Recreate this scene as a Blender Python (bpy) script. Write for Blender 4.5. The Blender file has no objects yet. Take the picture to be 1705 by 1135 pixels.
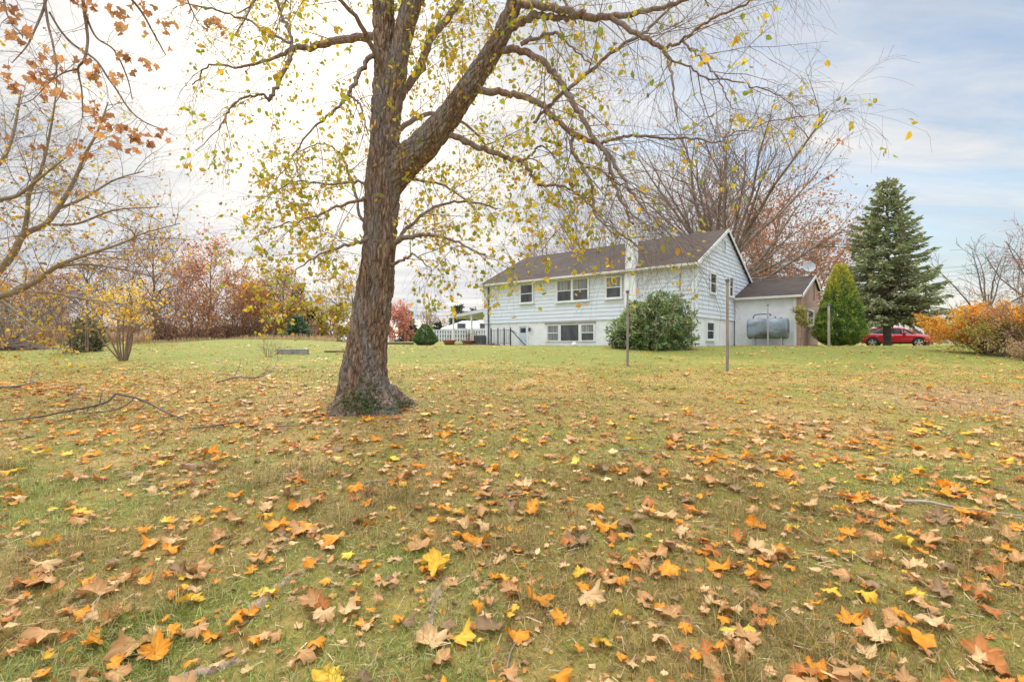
import bpy, math, random
import numpy as np
from mathutils import Vector, Matrix, noise

random.seed(11)
rng = np.random.default_rng(11)
scene = bpy.context.scene
COL = scene.collection
V3 = Vector
F, CX, HY, EYE = 805.0, 852.5, 570.0, 1.30      # focal length and centre of the photograph in its pixels, eye height


# ------------------------------------------------------------------ ground
def sm(a, b, x):
    t = np.clip((np.asarray(x, float) - a) / (b - a), 0, 1)
    return t * t * (3 - 2 * t)


def gz(x, y):
    x = np.asarray(x, float); y = np.asarray(y, float)
    a = 0.053 * y; b = 1.125; k = 0.10
    h = np.clip(0.5 + 0.5 * (b - a) / k, 0, 1)
    z = b * (1 - h) + a * h - k * h * (1 - h)
    z = np.maximum(z, -1.2)
    z = z + 0.36 * np.exp(-((x + 15.2) / 6.5) ** 2 - ((y - 29) / 4.5) ** 2)
    z = z + 0.26 * np.exp(-((x + 5.5) / 7.0) ** 2) * sm(31, 37, y) * sm(75, 50, y)
    z = z - 0.17 * sm(15, 23, x) * sm(25, 34, y) - 0.10 * sm(-16, -24, x) * sm(20, 28, y)
    z = z + 0.018 * np.sin(x * 1.3 + 0.6 * y) * np.sin(y * 0.9 - 0.4 * x + 1) + 0.008 * np.sin(3.1 * x + 1.7 * y) * np.cos(2.7 * y - x)
    return z


def W(px, py, d):
    return V3(((px - CX) / F * d, d, EYE + (HY - py) / F * d))


def G(px, d, dz=0.0):
    x = (px - CX) / F * d
    return V3((x, d, float(gz(x, d)) + dz))


# ------------------------------------------------------------------ mesh helpers
def link(o, parent=None):
    COL.objects.link(o)
    if parent is not None:
        o.parent = parent
    return o


def mk(name, verts, faces, mat, parent=None, col=None, smooth=False):
    """one mesh object from a vertex array and a list of index arrays (k x 3 or k x 4)"""
    verts = np.asarray(verts, dtype=np.float32).reshape(-1, 3)
    if not isinstance(faces, list) or (faces and not hasattr(faces[0], 'shape')):
        faces = [np.asarray(faces, dtype=np.int32)]
    faces = [np.asarray(f, dtype=np.int32) for f in faces if len(f)]
    me = bpy.data.meshes.new(name)
    nl = sum(f.size for f in faces); nf = sum(len(f) for f in faces)
    me.vertices.add(len(verts)); me.vertices.foreach_set('co', verts.ravel())
    me.loops.add(nl); me.polygons.add(nf)
    me.loops.foreach_set('vertex_index', np.concatenate([f.ravel() for f in faces]))
    tot = np.concatenate([np.full(len(f), f.shape[1], np.int32) for f in faces])
    start = np.concatenate([[0], np.cumsum(tot)[:-1]]).astype(np.int32)
    me.polygons.foreach_set('loop_start', start)
    try:
        me.polygons.foreach_set('loop_total', tot)
    except Exception:
        pass
    me.polygons.foreach_set('use_smooth', np.full(nf, bool(smooth), dtype=bool))
    me.update(calc_edges=True)
    if col is not None:
        c = np.ones((len(verts), 4), np.float32); c[:, :3] = np.asarray(col, np.float32)
        at = me.color_attributes.new('Col', 'FLOAT_COLOR', 'POINT')
        at.data.foreach_set('color', c.ravel())
    if mat is not None:
        me.materials.append(mat)
    o = bpy.data.objects.new(name, me)
    return link(o, parent)


def tag(o, label, cat, group=None):
    o['label'] = label; o['category'] = cat
    if group:
        o['group'] = group
    return o


def thing(name, label, cat, loc=(0, 0, 0), rz=0.0, group=None):
    o = bpy.data.objects.new(name, None)
    o.empty_display_size = 0.2
    o.location = loc; o.rotation_euler = (0, 0, rz)
    link(o)
    return tag(o, label, cat, group)


class MB:
    """collects quads and triangles for one mesh"""
    def __init__(s):
        s.v = []; s.q = []; s.t = []

    def add(s, vs, quads=(), tris=()):
        b = len(s.v)
        s.v.extend([tuple(p) for p in vs])
        s.q.extend([tuple(i + b for i in f) for f in quads])
        s.t.extend([tuple(i + b for i in f) for f in tris])
        return s

    def box(s, x0, x1, y0, y1, z0, z1):
        vs = [(x, y, z) for z in (z0, z1) for y in (y0, y1) for x in (x0, x1)]
        return s.add(vs, [(0, 2, 3, 1), (4, 5, 7, 6), (0, 1, 5, 4), (2, 6, 7, 3), (0, 4, 6, 2), (1, 3, 7, 5)])

    def bar(s, a, b, w, h=None, n=4):
        a = V3(a); b = V3(b); h = h or w
        t = (b - a).normalized()
        up = V3((0, 0, 1)) if abs(t.z) < 0.9 else V3((0, 1, 0))
        e1 = t.cross(up).normalized(); e2 = e1.cross(t)
        vs = []
        for p in (a, b):
            for i in range(n):
                an = 2 * math.pi * (i + 0.5) / n
                k = 0.7071 if n == 4 else 0.5
                vs.append(p + e1 * (math.cos(an) * w * k) + e2 * (math.sin(an) * h * k))
        q = [(i, (i + 1) % n, n + (i + 1) % n, n + i) for i in range(n)]
        if n == 4:
            q += [(3, 2, 1, 0), (4, 5, 6, 7)]
            return s.add(vs, q)
        vs += [a, b]
        return s.add(vs, q, [(2 * n, (i + 1) % n, i) for i in range(n)] + [(2 * n + 1, n + i, n + (i + 1) % n) for i in range(n)])

    def lathe(s, prof, n=24, o=(0, 0, 0)):
        vs = []
        for r, z in prof:
            for i in range(n):
                a = 2 * math.pi * i / n
                vs.append((o[0] + r * math.cos(a), o[1] + r * math.sin(a), o[2] + z))
        q = []
        for j in range(len(prof) - 1):
            for i in range(n):
                q.append((j * n + i, j * n + (i + 1) % n, (j + 1) * n + (i + 1) % n, (j + 1) * n + i))
        return s.add(vs, q)

    def prism(s, poly, axis, a, b):
        """extrude a convex polygon (2-D) along axis 0/1/2 from a to b"""
        n = len(poly)

        def P(p, c):
            l = list(p); l.insert(axis, c); return tuple(l)
        vs = [P(p, a) for p in poly] + [P(p, b) for p in poly]
        q = [(i, (i + 1) % n, n + (i + 1) % n, n + i) for i in range(n)]
        t = [(0, i + 1, i) for i in range(1, n - 1)] + [(n, n + i, n + i + 1) for i in range(1, n - 1)]
        return s.add(vs, q, t)

    def xf(s, M):
        s.v = [tuple(M @ V3(p)) for p in s.v]
        return s

    def build(s, name, mat, parent=None, smooth=False, bevel=0.0):
        fs = []
        if s.q: fs.append(np.array(s.q, np.int32))
        if s.t: fs.append(np.array(s.t, np.int32))
        o = mk(name, np.array(s.v, np.float32), fs, mat, parent, smooth=smooth)
        if bevel:
            m = o.modifiers.new('Bevel', 'BEVEL'); m.width = bevel; m.segments = 2; m.limit_method = 'ANGLE'
        return o


def recalc(o):
    import bmesh
    bm = bmesh.new(); bm.from_mesh(o.data)
    bmesh.ops.recalc_face_normals(bm, faces=bm.faces)
    bm.to_mesh(o.data); bm.free()
    return o


# ------------------------------------------------------------------ materials
def new_mat(name):
    m = bpy.data.materials.new(name); m.use_nodes = True
    nt = m.node_tree; nt.nodes.clear()
    out = nt.nodes.new('ShaderNodeOutputMaterial')
    return m, nt, out


def nd(nt, kind, **kw):
    n = nt.nodes.new(kind)
    for k, v in kw.items():
        if k.startswith('i_'):
            key = k[2:]
            n.inputs[int(key) if key.isdigit() else key.replace('_', ' ')].default_value = v
        else:
            setattr(n, k, v)
    return n


def ramp(nt, fac, stops):
    r = nt.nodes.new('ShaderNodeValToRGB')
    cr = r.color_ramp
    while len(cr.elements) < len(stops):
        cr.elements.new(0.5)
    for e, (p, c) in zip(cr.elements, stops):
        e.position = p; e.color = (*c, 1) if len(c) == 3 else c
    nt.links.new(fac, r.inputs[0])
    return r.outputs[0]


def coords(nt, scale=(1, 1, 1), kind='Object'):
    tc = nt.nodes.new('ShaderNodeTexCoord'); mp = nt.nodes.new('ShaderNodeMapping')
    mp.inputs['Scale'].default_value = scale
    nt.links.new(tc.outputs[kind], mp.inputs['Vector'])
    return mp.outputs[0]


def noise_node(nt, vec, scale, detail=5, rough=0.6, dist=0.0):
    n = nd(nt, 'ShaderNodeTexNoise')
    n.inputs['Scale'].default_value = scale; n.inputs['Detail'].default_value = detail
    n.inputs['Roughness'].default_value = rough; n.inputs['Distortion'].default_value = dist
    nt.links.new(vec, n.inputs['Vector'])
    return n.outputs['Fac']


def mixc(nt, fac, a, b, mode='MIX'):
    m = nt.nodes.new('ShaderNodeMix'); m.data_type = 'RGBA'; m.blend_type = mode
    for sock, v in ((m.inputs[0], fac), (m.inputs[6], a), (m.inputs[7], b)):
        if isinstance(v, (int, float)):
            sock.default_value = v
        elif isinstance(v, (tuple, list)):
            sock.default_value = (*v, 1) if len(v) == 3 else v
        else:
            nt.links.new(v, sock)
    return m.outputs[2]


def bumpn(nt, h, strength, dist=0.02):
    b = nt.nodes.new('ShaderNodeBump'); b.inputs['Strength'].default_value = strength
    b.inputs['Distance'].default_value = dist
    nt.links.new(h, b.inputs['Height'])
    return b.outputs[0]


def surf(name, c1, c2, rough=0.7, scale=(3, 3, 3), bump=0.15, metal=0.0, stops=(0.35, 0.65), bdist=0.02, spec=0.35, coat=0.0, fine=0.0):
    """two-tone noisy surface"""
    m, nt, out = new_mat(name)
    v = coords(nt, scale)
    f = noise_node(nt, v, 1.0, 7, 0.65)
    c = ramp(nt, f, [(stops[0], c1), (stops[1], c2)])
    p = nd(nt, 'ShaderNodeBsdfPrincipled')
    nt.links.new(c, p.inputs['Base Color'])
    p.inputs['Roughness'].default_value = rough; p.inputs['Metallic'].default_value = metal
    p.inputs['Specular IOR Level'].default_value = spec
    p.inputs['Coat Weight'].default_value = coat
    if bump:
        f2 = noise_node(nt, v, 4.0, 6, 0.7)
        nt.links.new(bumpn(nt, f2, bump, bdist), p.inputs['Normal'])
    nt.links.new(p.outputs[0], out.inputs[0])
    return m


def foliage(name, transl=0.4, rough=0.55, spec=0.25, gain=1.0):
    """leaf colour from the mesh's own colour attribute, with light coming through the blade"""
    m, nt, out = new_mat(name)
    a = nd(nt, 'ShaderNodeAttribute', attribute_name='Col')
    c = a.outputs['Color']
    p = nd(nt, 'ShaderNodeBsdfPrincipled')
    p.inputs['Roughness'].default_value = rough; p.inputs['Specular IOR Level'].default_value = spec
    nt.links.new(c, p.inputs['Base Color'])
    t = nd(nt, 'ShaderNodeBsdfTranslucent'); nt.links.new(c, t.inputs['Color'])
    mx = nd(nt, 'ShaderNodeMixShader'); mx.inputs[0].default_value = transl
    nt.links.new(p.outputs[0], mx.inputs[1]); nt.links.new(t.outputs[0], mx.inputs[2])
    nt.links.new(mx.outputs[0], out.inputs[0])
    return m


def bark_mat(name, light, dark, sc=9.0, stretch=0.22, moss=None, bump=0.7, bd=0.02):
    m, nt, out = new_mat(name)
    v = coords(nt, (1, 1, stretch))
    n1 = noise_node(nt, v, sc, 8, 0.7, 0.4)
    n2 = noise_node(nt, v, sc * 3.3, 6, 0.7, 0.2)
    n3 = noise_node(nt, v, sc * 0.3, 3, 0.5)
    c = ramp(nt, n1, [(0.36, dark), (0.52, tuple(0.5 * (a + b) for a, b in zip(light, dark))), (0.66, light)])
    c = mixc(nt, n2, c, tuple(x * 1.25 for x in light), 'SOFT_LIGHT')
    vo = nd(nt, 'ShaderNodeTexVoronoi', feature='DISTANCE_TO_EDGE'); vo.inputs['Scale'].default_value = sc
    dn = nt.nodes.new('ShaderNodeMix'); dn.data_type = 'VECTOR'; dn.inputs[0].default_value = .09
    nn = nd(nt, 'ShaderNodeTexNoise'); nn.inputs['Scale'].default_value = sc * .6; nt.links.new(v, nn.inputs['Vector'])
    nt.links.new(v, dn.inputs[4]); nt.links.new(nn.outputs['Color'], dn.inputs[5]); nt.links.new(dn.outputs[1], vo.inputs['Vector'])
    c = mixc(nt, ramp(nt, vo.outputs['Distance'], [(0.0, (.75, .75, .75)), (.10, (0, 0, 0))]), c, tuple(x * .8 for x in dark))
    grey = tuple(sum(light) / 3 * k for k in (1.0, .97, .93))
    c = mixc(nt, ramp(nt, n3, [(0.42, (0, 0, 0)), (0.62, (.8, .8, .8))]), c, mixc(nt, n1, dark, grey))
    if moss:
        geo = nd(nt, 'ShaderNodeNewGeometry'); sx = nd(nt, 'ShaderNodeSeparateXYZ')
        nt.links.new(geo.outputs['Position'], sx.inputs[0])
        mr = nd(nt, 'ShaderNodeMapRange'); mr.inputs[1].default_value = moss[0]; mr.inputs[2].default_value = moss[1]
        mr.inputs[3].default_value = 0.17; mr.inputs[4].default_value = -0.2
        nt.links.new(sx.outputs[2], mr.inputs[0])
        ad = nd(nt, 'ShaderNodeMath', operation='ADD'); nt.links.new(mr.outputs[0], ad.inputs[0])
        nt.links.new(noise_node(nt, v, 2.6, 6, 0.65), ad.inputs[1])
        c = mixc(nt, ramp(nt, ad.outputs[0], [(0.60, (0, 0, 0)), (0.76, (.85, .85, .85))]), c, mixc(nt, n2, (.03, .045, .012), (.12, .16, .04)))
    p = nd(nt, 'ShaderNodeBsdfPrincipled'); nt.links.new(c, p.inputs['Base Color'])
    p.inputs['Roughness'].default_value = 0.9; p.inputs['Specular IOR Level'].default_value = 0.15
    h0 = nd(nt, 'ShaderNodeMath', operation='MULTIPLY_ADD'); nt.links.new(n2, h0.inputs[0]); h0.inputs[1].default_value = 0.35
    nt.links.new(n1, h0.inputs[2])
    h1 = nd(nt, 'ShaderNodeMath', operation='MINIMUM'); nt.links.new(vo.outputs['Distance'], h1.inputs[0]); h1.inputs[1].default_value = .15
    h = nd(nt, 'ShaderNodeMath', operation='MULTIPLY_ADD'); nt.links.new(h1.outputs[0], h.inputs[0]); h.inputs[1].default_value = 3.0; nt.links.new(h0.outputs[0], h.inputs[2])
    nt.links.new(bumpn(nt, h.outputs[0], bump, bd), p.inputs['Normal'])
    nt.links.new(p.outputs[0], out.inputs[0])
    return m


M = {}
M['bark'] = bark_mat('grey brown furrowed bark', (.52, .395, .305), (.17, .115, .085), 17, 0.27, moss=(0.30, 1.1), bump=1.0, bd=0.05)
M['root'] = surf('worn brown root', (.24, .16, .115), (.42, .30, .21), .9, (18, 18, 18), .6, stops=(.3, .6))
M['limb'] = bark_mat('rough limb bark', (.44, .32, .25), (.14, .095, .075), 16, 0.35, bump=0.6)
M['twig'] = surf('thin brown twig', (.17, .125, .105), (.27, .20, .165), 0.8, (6, 6, 6), 0)
M['greytwig'] = surf('grey brown branch', (.17, .125, .095), (.28, .21, .165), 0.85, (3, 3, 3), 0.2)
M['redtwig'] = surf('reddish brown branch', (.19, .12, .09), (.30, .20, .155), 0.85, (2, 2, 2), 0.2)
M['darktwig'] = surf('dark branch', (.09, .07, .06), (.16, .125, .11), 0.85, (2, 2, 2), 0.2)
M['olivebark'] = surf('smooth olive brown bark', (.22, .165, .105), (.34, .27, .18), 0.8, (5, 5, 5), 0.2)
M['leaf'] = foliage('thin leaf', 0.5)
M['needle'] = foliage('conifer needles', 0.22, 0.6)
M['gloss'] = foliage('leathery leaf', 0.15, 0.4, 0.45)
M['dry'] = foliage('dry fallen leaf', 0.22, 0.6, 0.25)
M['grass'] = foliage('grass blade', 0.35, 0.6, 0.2)

# ------------------------------------------------------------------ tubes and leaves
def tubes_arrays(tubes):
    """tubes: list of (points, radii, sides) -> verts, quads"""
    groups = {}
    for p, r, s in tubes:
        groups.setdefault((len(p), s), []).append((p, r))
    VV, QQ, base = [], [], 0
    for (n, s), lst in groups.items():
        P = np.array([[tuple(q) for q in p] for p, _ in lst], np.float64)
        R = np.array([r for _, r in lst], np.float64)
        m = len(lst)
        T = np.gradient(P, axis=1); T /= np.linalg.norm(T, axis=2, keepdims=True) + 1e-9
        mean = T.mean(axis=1)
        ref = np.zeros((m, 3)); ref[np.arange(m), np.argmin(np.abs(mean), axis=1)] = 1
        e1 = np.cross(T, ref[:, None, :]); e1 /= np.linalg.norm(e1, axis=2, keepdims=True) + 1e-9
        e2 = np.cross(T, e1)
        an = 2 * np.pi * np.arange(s) / s
        ring = P[:, :, None, :] + R[:, :, None, None] * (np.cos(an)[None, None, :, None] * e1[:, :, None, :] + np.sin(an)[None, None, :, None] * e2[:, :, None, :])
        VV.append(ring.reshape(-1, 3))
        i = np.arange(n - 1)[:, None] * s; j = np.arange(s)[None, :]; j2 = (j + 1) % s
        q = np.stack([i + j, i + j2, i + s + j2, i + s + j], axis=-1).reshape(-1, 4)
        q = (q[None] + (np.arange(m) * n * s)[:, None, None]).reshape(-1, 4) + base
        QQ.append(q); base += m * n * s
    return np.concatenate(VV), np.concatenate(QQ).astype(np.int32)


def tube_obj(name, tubes, mat, parent=None):
    v, q = tubes_arrays(tubes)
    return mk(name, v, [q], mat, parent, smooth=True)


OVAL = (np.array([(0, 0, 0), (-.36, .30, .10), (-.30, .66, .07), (0, 1, -.10), (.30, .66, .07), (.36, .30, .10)]), np.array([(0, 3, 2, 1), (0, 5, 4, 3)]))
CARD = (np.array([(-.3, 0, 0), (.3, .05, .05), (.22, .95, -.08), (-.24, 1, .04)]), np.array([(0, 1, 2, 3)]))
NEED = (np.array([(-.09, 0, 0), (.09, 0, 0), (.05, 1, -.02), (-.05, 1, -.02)]), np.array([(0, 1, 2, 3)]))
STRAP = (np.array([(0, 0, 0), (-.15, .35, .03), (-.13, .75, 0), (0, 1, -.12), (.13, .75, 0), (.15, .35, .03)]), np.array([(0, 3, 2, 1), (0, 5, 4, 3)]))
STAR = (np.array([(0, 0, 0), (-.16, .30, .04), (-.52, .42, -.05), (-.22, .56, .05), (0, 1.0, -.1), (.22, .56, .05), (.52, .42, -.05), (.16, .30, .04)]),
        np.array([(0, 1, 2, 3), (0, 3, 4, 5), (0, 5, 6, 7)]))


def scatter(template, pos, axis, size, col, roll=None):
    """copies of a small template: y runs along axis; returns verts, quads, colours"""
    tv, tf = template
    pos = np.asarray(pos, float); axis = np.asarray(axis, float); m = len(pos)
    size = np.broadcast_to(np.asarray(size, float), (m,))
    y = axis / (np.linalg.norm(axis, axis=1, keepdims=True) + 1e-9)
    r = rng.normal(size=(m, 3)) if roll is None else np.asarray(roll, float)
    x = np.cross(y, r); x /= np.linalg.norm(x, axis=1, keepdims=True) + 1e-9
    z = np.cross(x, y)
    v = pos[:, None, :] + size[:, None, None] * (tv[None, :, 0:1] * x[:, None] + tv[None, :, 1:2] * y[:, None] + tv[None, :, 2:3] * z[:, None])
    f = (tf[None] + (np.arange(m) * len(tv))[:, None, None]).reshape(-1, tf.shape[1])
    c = np.repeat(np.asarray(col, float), len(tv), axis=0)
    return v.reshape(-1, 3), f, c


def pick(cols, n, jit=0.18, w=None):
    cols = np.array(cols, float)
    i = rng.choice(len(cols), n, p=w)
    c = cols[i] * np.exp(rng.normal(0, jit, (n, 1))) * np.exp(rng.normal(0, jit * 0.35, (n, 3)))
    return np.clip(c, 0.005, 0.9)


def rdir(n):
    d = rng.normal(size=(n, 3)); return d / np.linalg.norm(d, axis=1, keepdims=True)


def jv(s):
    return V3((random.gauss(0, s), random.gauss(0, s), random.gauss(0, s)))


def away(d, ang):
    """a direction at angle ang from d, random around it"""
    r = jv(1); p = r - d * r.dot(d)
    if p.length < 1e-4: p = d.orthogonal()
    p.normalize()
    return (d * math.cos(ang) + p * math.sin(ang)).normalized()


class Grow:
    def __init__(s, P):
        s.P = P; s.tubes = []; s.tips = []      # tips: (point, direction, level)

    def branch(s, p, d, L, r, lvl):
        P = s.P; n = P['seg'][lvl]
        pts = [p.copy()]; dd = d.copy(); cur = p.copy(); dirs = [dd.copy()]
        g = P['grav'][lvl]; wob = P['wob'][lvl]
        for i in range(n):
            dd = dd + jv(wob); dd.z += g
            dd.normalize()
            cur = cur + dd * (L / n); pts.append(cur.copy()); dirs.append(dd.copy())
        tp = P.get('taper', 0.35)
        rad = [max(P.get('rmin', .001), r * (1 - (1 - tp) * i / n)) for i in range(n + 1)]
        s.tubes.append((pts, rad, P['sides'][lvl]))
        s.spawn(pts, dirs, rad, L, lvl)

    def spawn(s, pts, dirs, rad, L, lvl, kids=None, t0=None):
        P = s.P; n = len(pts) - 1
        if lvl >= P['leaf_from']:
            for i in range(1, n + 1):
                s.tips.append((pts[i], dirs[i], lvl))
        if lvl + 1 >= len(P['seg']): return
        k = kids if kids is not None else P['kids'][lvl]
        k = int(k) + (1 if random.random() < k - int(k) else 0)
        t0 = P['t0'][lvl] if t0 is None else t0
        for j in range(k):
            t = t0 + (1 - t0) * (j + random.random()) / max(k, 1)
            f = min(t * n, n - 1e-4); i = int(f); a = f - i
            q = pts[i].lerp(pts[i + 1], a); dr = dirs[min(i + 1, n)]
            rr = rad[i] * (1 - a) + rad[i + 1] * a
            an = math.radians(random.gauss(P['ang'][lvl], P['ang'][lvl] * 0.22))
            cl = P['len'][lvl + 1] * random.uniform(0.6, 1.3) * (1.15 - 0.55 * t)
            if lvl == 0: cl *= min(1.0, max(.45, rr / P.get('full', .0001)))
            s.branch(q, away(dr, an), cl, min(P['rad'][lvl + 1] * random.uniform(.75, 1.2), rr * .8), lvl + 1)

    def tips_np(s):
        return np.array([tuple(p) for p, _, _ in s.tips]), np.array([tuple(d) for _, d, _ in s.tips])


def catmull(pts, per=6):
    P = [V3(p) for p in pts]; out = []
    Q = [P[0] * 2 - P[1]] + P + [P[-1] * 2 - P[-2]]
    for i in range(1, len(Q) - 2):
        for k in range(per):
            t = k / per
            a, b, c, d = Q[i - 1], Q[i], Q[i + 1], Q[i + 2]
            out.append(0.5 * ((2 * b) + (c - a) * t + (2 * a - 5 * b + 4 * c - d) * t * t + (3 * b - a - 3 * c + d) * t ** 3))
    out.append(P[-1])
    return out


def lin(vals, per=6):
    out = []
    for a, b in zip(vals, vals[1:]):
        out += [a + (b - a) * k / per for k in range(per)]
    return out + [vals[-1]]
EXPOSURE = 0.60
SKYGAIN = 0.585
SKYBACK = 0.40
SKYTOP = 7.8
# ------------------------------------------------------------------ camera, sky, sun
cam = bpy.data.cameras.new('camera'); co = bpy.data.objects.new('camera', cam); COL.objects.link(co)
cam.sensor_width = 36; cam.lens = F / 1705 * 36; cam.shift_y = (HY - 567.5) / 1705
cam.clip_start = 0.05; cam.clip_end = 4000
co.location = (0, 0, EYE); co.rotation_euler = (math.pi / 2, 0, 0)
scene.camera = co
scene.view_settings.view_transform = 'Standard'; scene.view_settings.look = 'None'
scene.view_settings.gamma = 1; scene.view_settings.exposure = EXPOSURE if 'EXPOSURE' in globals() else 0.0

SUN = V3((-0.405, 1.0, 0.56)).normalized()
SEL = math.asin(SUN.z); SAZ = math.atan2(SUN.x, SUN.y)
sl = bpy.data.lights.new('sun', 'SUN'); sl.energy = 2.2; sl.angle = math.radians(14); sl.color = (1, .91, .78)
so = bpy.data.objects.new('sun', sl); COL.objects.link(so)
so.rotation_euler = (-SUN).to_track_quat('-Z', 'Y').to_euler(); so.location = (-20, 50, 30)

world = bpy.data.worlds.new('World'); scene.world = world; world.use_nodes = True
nt = world.node_tree; nt.nodes.clear(); L = nt.links
wo = nt.nodes.new('ShaderNodeOutputWorld')
sky = nt.nodes.new('ShaderNodeTexSky'); sky.sky_type = 'NISHITA'; sky.sun_disc = False
sky.sun_elevation = SEL; sky.sun_rotation = SAZ; sky.air_density = 1.2; sky.dust_density = 1.5; sky.ozone_density = 1.5
tc = nt.nodes.new('ShaderNodeTexCoord')
sep = nt.nodes.new('ShaderNodeSeparateXYZ'); L.new(tc.outputs['Generated'], sep.inputs[0])


def m_(op, a, b=None, c=None, clamp=False):
    n = nt.nodes.new('ShaderNodeMath'); n.operation = op; n.use_clamp = clamp
    for i, v in enumerate((a, b, c)):
        if v is None: continue
        if isinstance(v, (int, float)): n.inputs[i].default_value = v
        else: L.new(v, n.inputs[i])
    return n.outputs[0]


zc = m_('ADD', m_('MAXIMUM', sep.outputs[2], 0.0), 0.16)
u = m_('DIVIDE', sep.outputs[0], zc); w_ = m_('DIVIDE', sep.outputs[1], zc)
cmb = nt.nodes.new('ShaderNodeCombineXYZ'); L.new(u, cmb.inputs[0]); L.new(w_, cmb.inputs[1])


def wmap(rot, sc, loc=(0, 0, 0)):
    mp = nt.nodes.new('ShaderNodeMapping'); mp.inputs['Rotation'].default_value = (0, 0, rot)
    mp.inputs['Scale'].default_value = sc; mp.inputs['Location'].default_value = loc
    L.new(cmb.outputs[0], mp.inputs[0]); return mp.outputs[0]


# streaked sheet of thin cloud, thinner to the right, with grey undersides
n_a = noise_node(nt, wmap(0.5, (.55, 1.25, 1)), 1.0, 8, .58, .6)
n_b = noise_node(nt, wmap(0.62, (1.2, 4.2, 1), (3.1, 1.7, 0)), 1.0, 8, .64, .5)
n_c = noise_node(nt, wmap(0.35, (.6, 1.3, 1), (7, 2, 0)), 1.0, 7, .62, .5)
cover = m_('ADD', m_('MULTIPLY', n_a, 0.60), m_('MULTIPLY', n_b, 0.40))
# more open sky towards +X
cover = m_('ADD', cover, m_('MULTIPLY', sep.outputs[0], -0.11))
dt = nt.nodes.new('ShaderNodeVectorMath'); dt.operation = 'DOT_PRODUCT'
L.new(tc.outputs['Generated'], dt.inputs[0]); dt.inputs[1].default_value = SUN
dp = m_('MAXIMUM', dt.outputs['Value'], 0.0)
cover = m_('ADD', cover, m_('MULTIPLY', m_('POWER', dp, 9.0), 0.22))
mask = ramp(nt, cover, [(0.30, (.12, .12, .12)), (0.44, (.62, .62, .62)), (0.56, (1, 1, 1))])
shade = ramp(nt, m_('ADD', m_('MULTIPLY', n_c, 0.6), m_('MULTIPLY', n_b, 0.4)), [(0.40, (.62, .685, .775)), (0.50, (.85, .875, .905)), (0.61, (1.07, 1.045, 1.01))])
halo = m_('ADD', m_('MULTIPLY', m_('POWER', dp, 12.0), 0.22), m_('MULTIPLY', m_('POWER', dp, 45.0), 0.7))
# extra sky brightness added overhead and behind the viewer to light lawn and house
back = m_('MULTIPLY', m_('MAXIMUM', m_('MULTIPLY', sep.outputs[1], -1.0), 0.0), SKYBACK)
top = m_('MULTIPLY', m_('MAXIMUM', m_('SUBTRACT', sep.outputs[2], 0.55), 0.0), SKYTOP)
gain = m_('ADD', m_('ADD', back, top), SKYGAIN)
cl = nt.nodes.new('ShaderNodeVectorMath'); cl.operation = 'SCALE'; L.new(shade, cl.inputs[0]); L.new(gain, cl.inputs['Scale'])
bg1 = nt.nodes.new('ShaderNodeBackground'); L.new(sky.outputs[0], bg1.inputs[0]); bg1.inputs[1].default_value = 0.13
bg2 = nt.nodes.new('ShaderNodeBackground'); wg = nt.nodes.new('ShaderNodeVectorMath'); wg.operation = 'SCALE'; wg.inputs[0].default_value = (1.0, .82, .56); L.new(halo, wg.inputs['Scale'])
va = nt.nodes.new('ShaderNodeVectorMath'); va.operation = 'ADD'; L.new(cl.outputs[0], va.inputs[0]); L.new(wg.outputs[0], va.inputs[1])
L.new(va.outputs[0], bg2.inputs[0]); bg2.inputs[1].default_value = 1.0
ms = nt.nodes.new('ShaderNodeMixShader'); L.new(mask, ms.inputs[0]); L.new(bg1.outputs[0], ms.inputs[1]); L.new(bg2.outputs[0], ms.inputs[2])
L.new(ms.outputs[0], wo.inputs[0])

# ------------------------------------------------------------------ lawn
ys = np.concatenate([np.linspace(-30, 0, 16)[:-1], np.linspace(0, 6, 61)[:-1], np.linspace(6, 42, 109)[:-1], np.geomspace(42, 1500, 36)])
xs = np.concatenate([-np.geomspace(45, 1500, 30)[::-1], np.linspace(-45, -8, 75)[1:-1], np.linspace(-8, 8, 81), np.linspace(8, 45, 75)[1:-1], np.geomspace(45, 1500, 30)])
X, Y = np.meshgrid(xs, ys)
Z = gz(X, Y)
Z = Z - 0.012 * np.maximum(np.hypot(X, Y) - 75, 0) * (np.hypot(X, Y) < 1e9) * 0.15
nx = len(xs); ny = len(ys)
i = np.arange(ny - 1)[:, None] * nx; j = np.arange(nx - 1)[None, :]
q = np.stack([i + j, i + j + 1, i + nx + j + 1, i + nx + j], -1).reshape(-1, 4)

m, nt, out = new_mat('autumn lawn'); L = nt.links
v = coords(nt)
b1 = noise_node(nt, v, 0.50, 6, .66, 1.0); b2 = noise_node(nt, v, 1.7, 5, .65, .3); b3 = noise_node(nt, v, 14, 6, .7); b4 = noise_node(nt, v, 75, 4, .75)
sx = nt.nodes.new('ShaderNodeSeparateXYZ'); L.new(v, sx.inputs[0])
greener = nd(nt, 'ShaderNodeMapRange', interpolation_type='SMOOTHSTEP'); L.new(sx.outputs[1], greener.inputs[0])
greener.inputs[1].default_value = 9.0; greener.inputs[2].default_value = 17.0; greener.inputs[3].default_value = 0.0; greener.inputs[4].default_value = 0.17
dry = nd(nt, 'ShaderNodeMath', operation='MULTIPLY_ADD'); L.new(b2, dry.inputs[0]); dry.inputs[1].default_value = 0.45
m1 = nd(nt, 'ShaderNodeMath', operation='MULTIPLY_ADD'); L.new(b1, m1.inputs[0]); m1.inputs[1].default_value = 0.6
sb = nd(nt, 'ShaderNodeMath', operation='MULTIPLY'); L.new(greener.outputs[0], sb.inputs[0]); sb.inputs[1].default_value = -1
L.new(sb.outputs[0], m1.inputs[2]); L.new(m1.outputs[0], dry.inputs[2])
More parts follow.
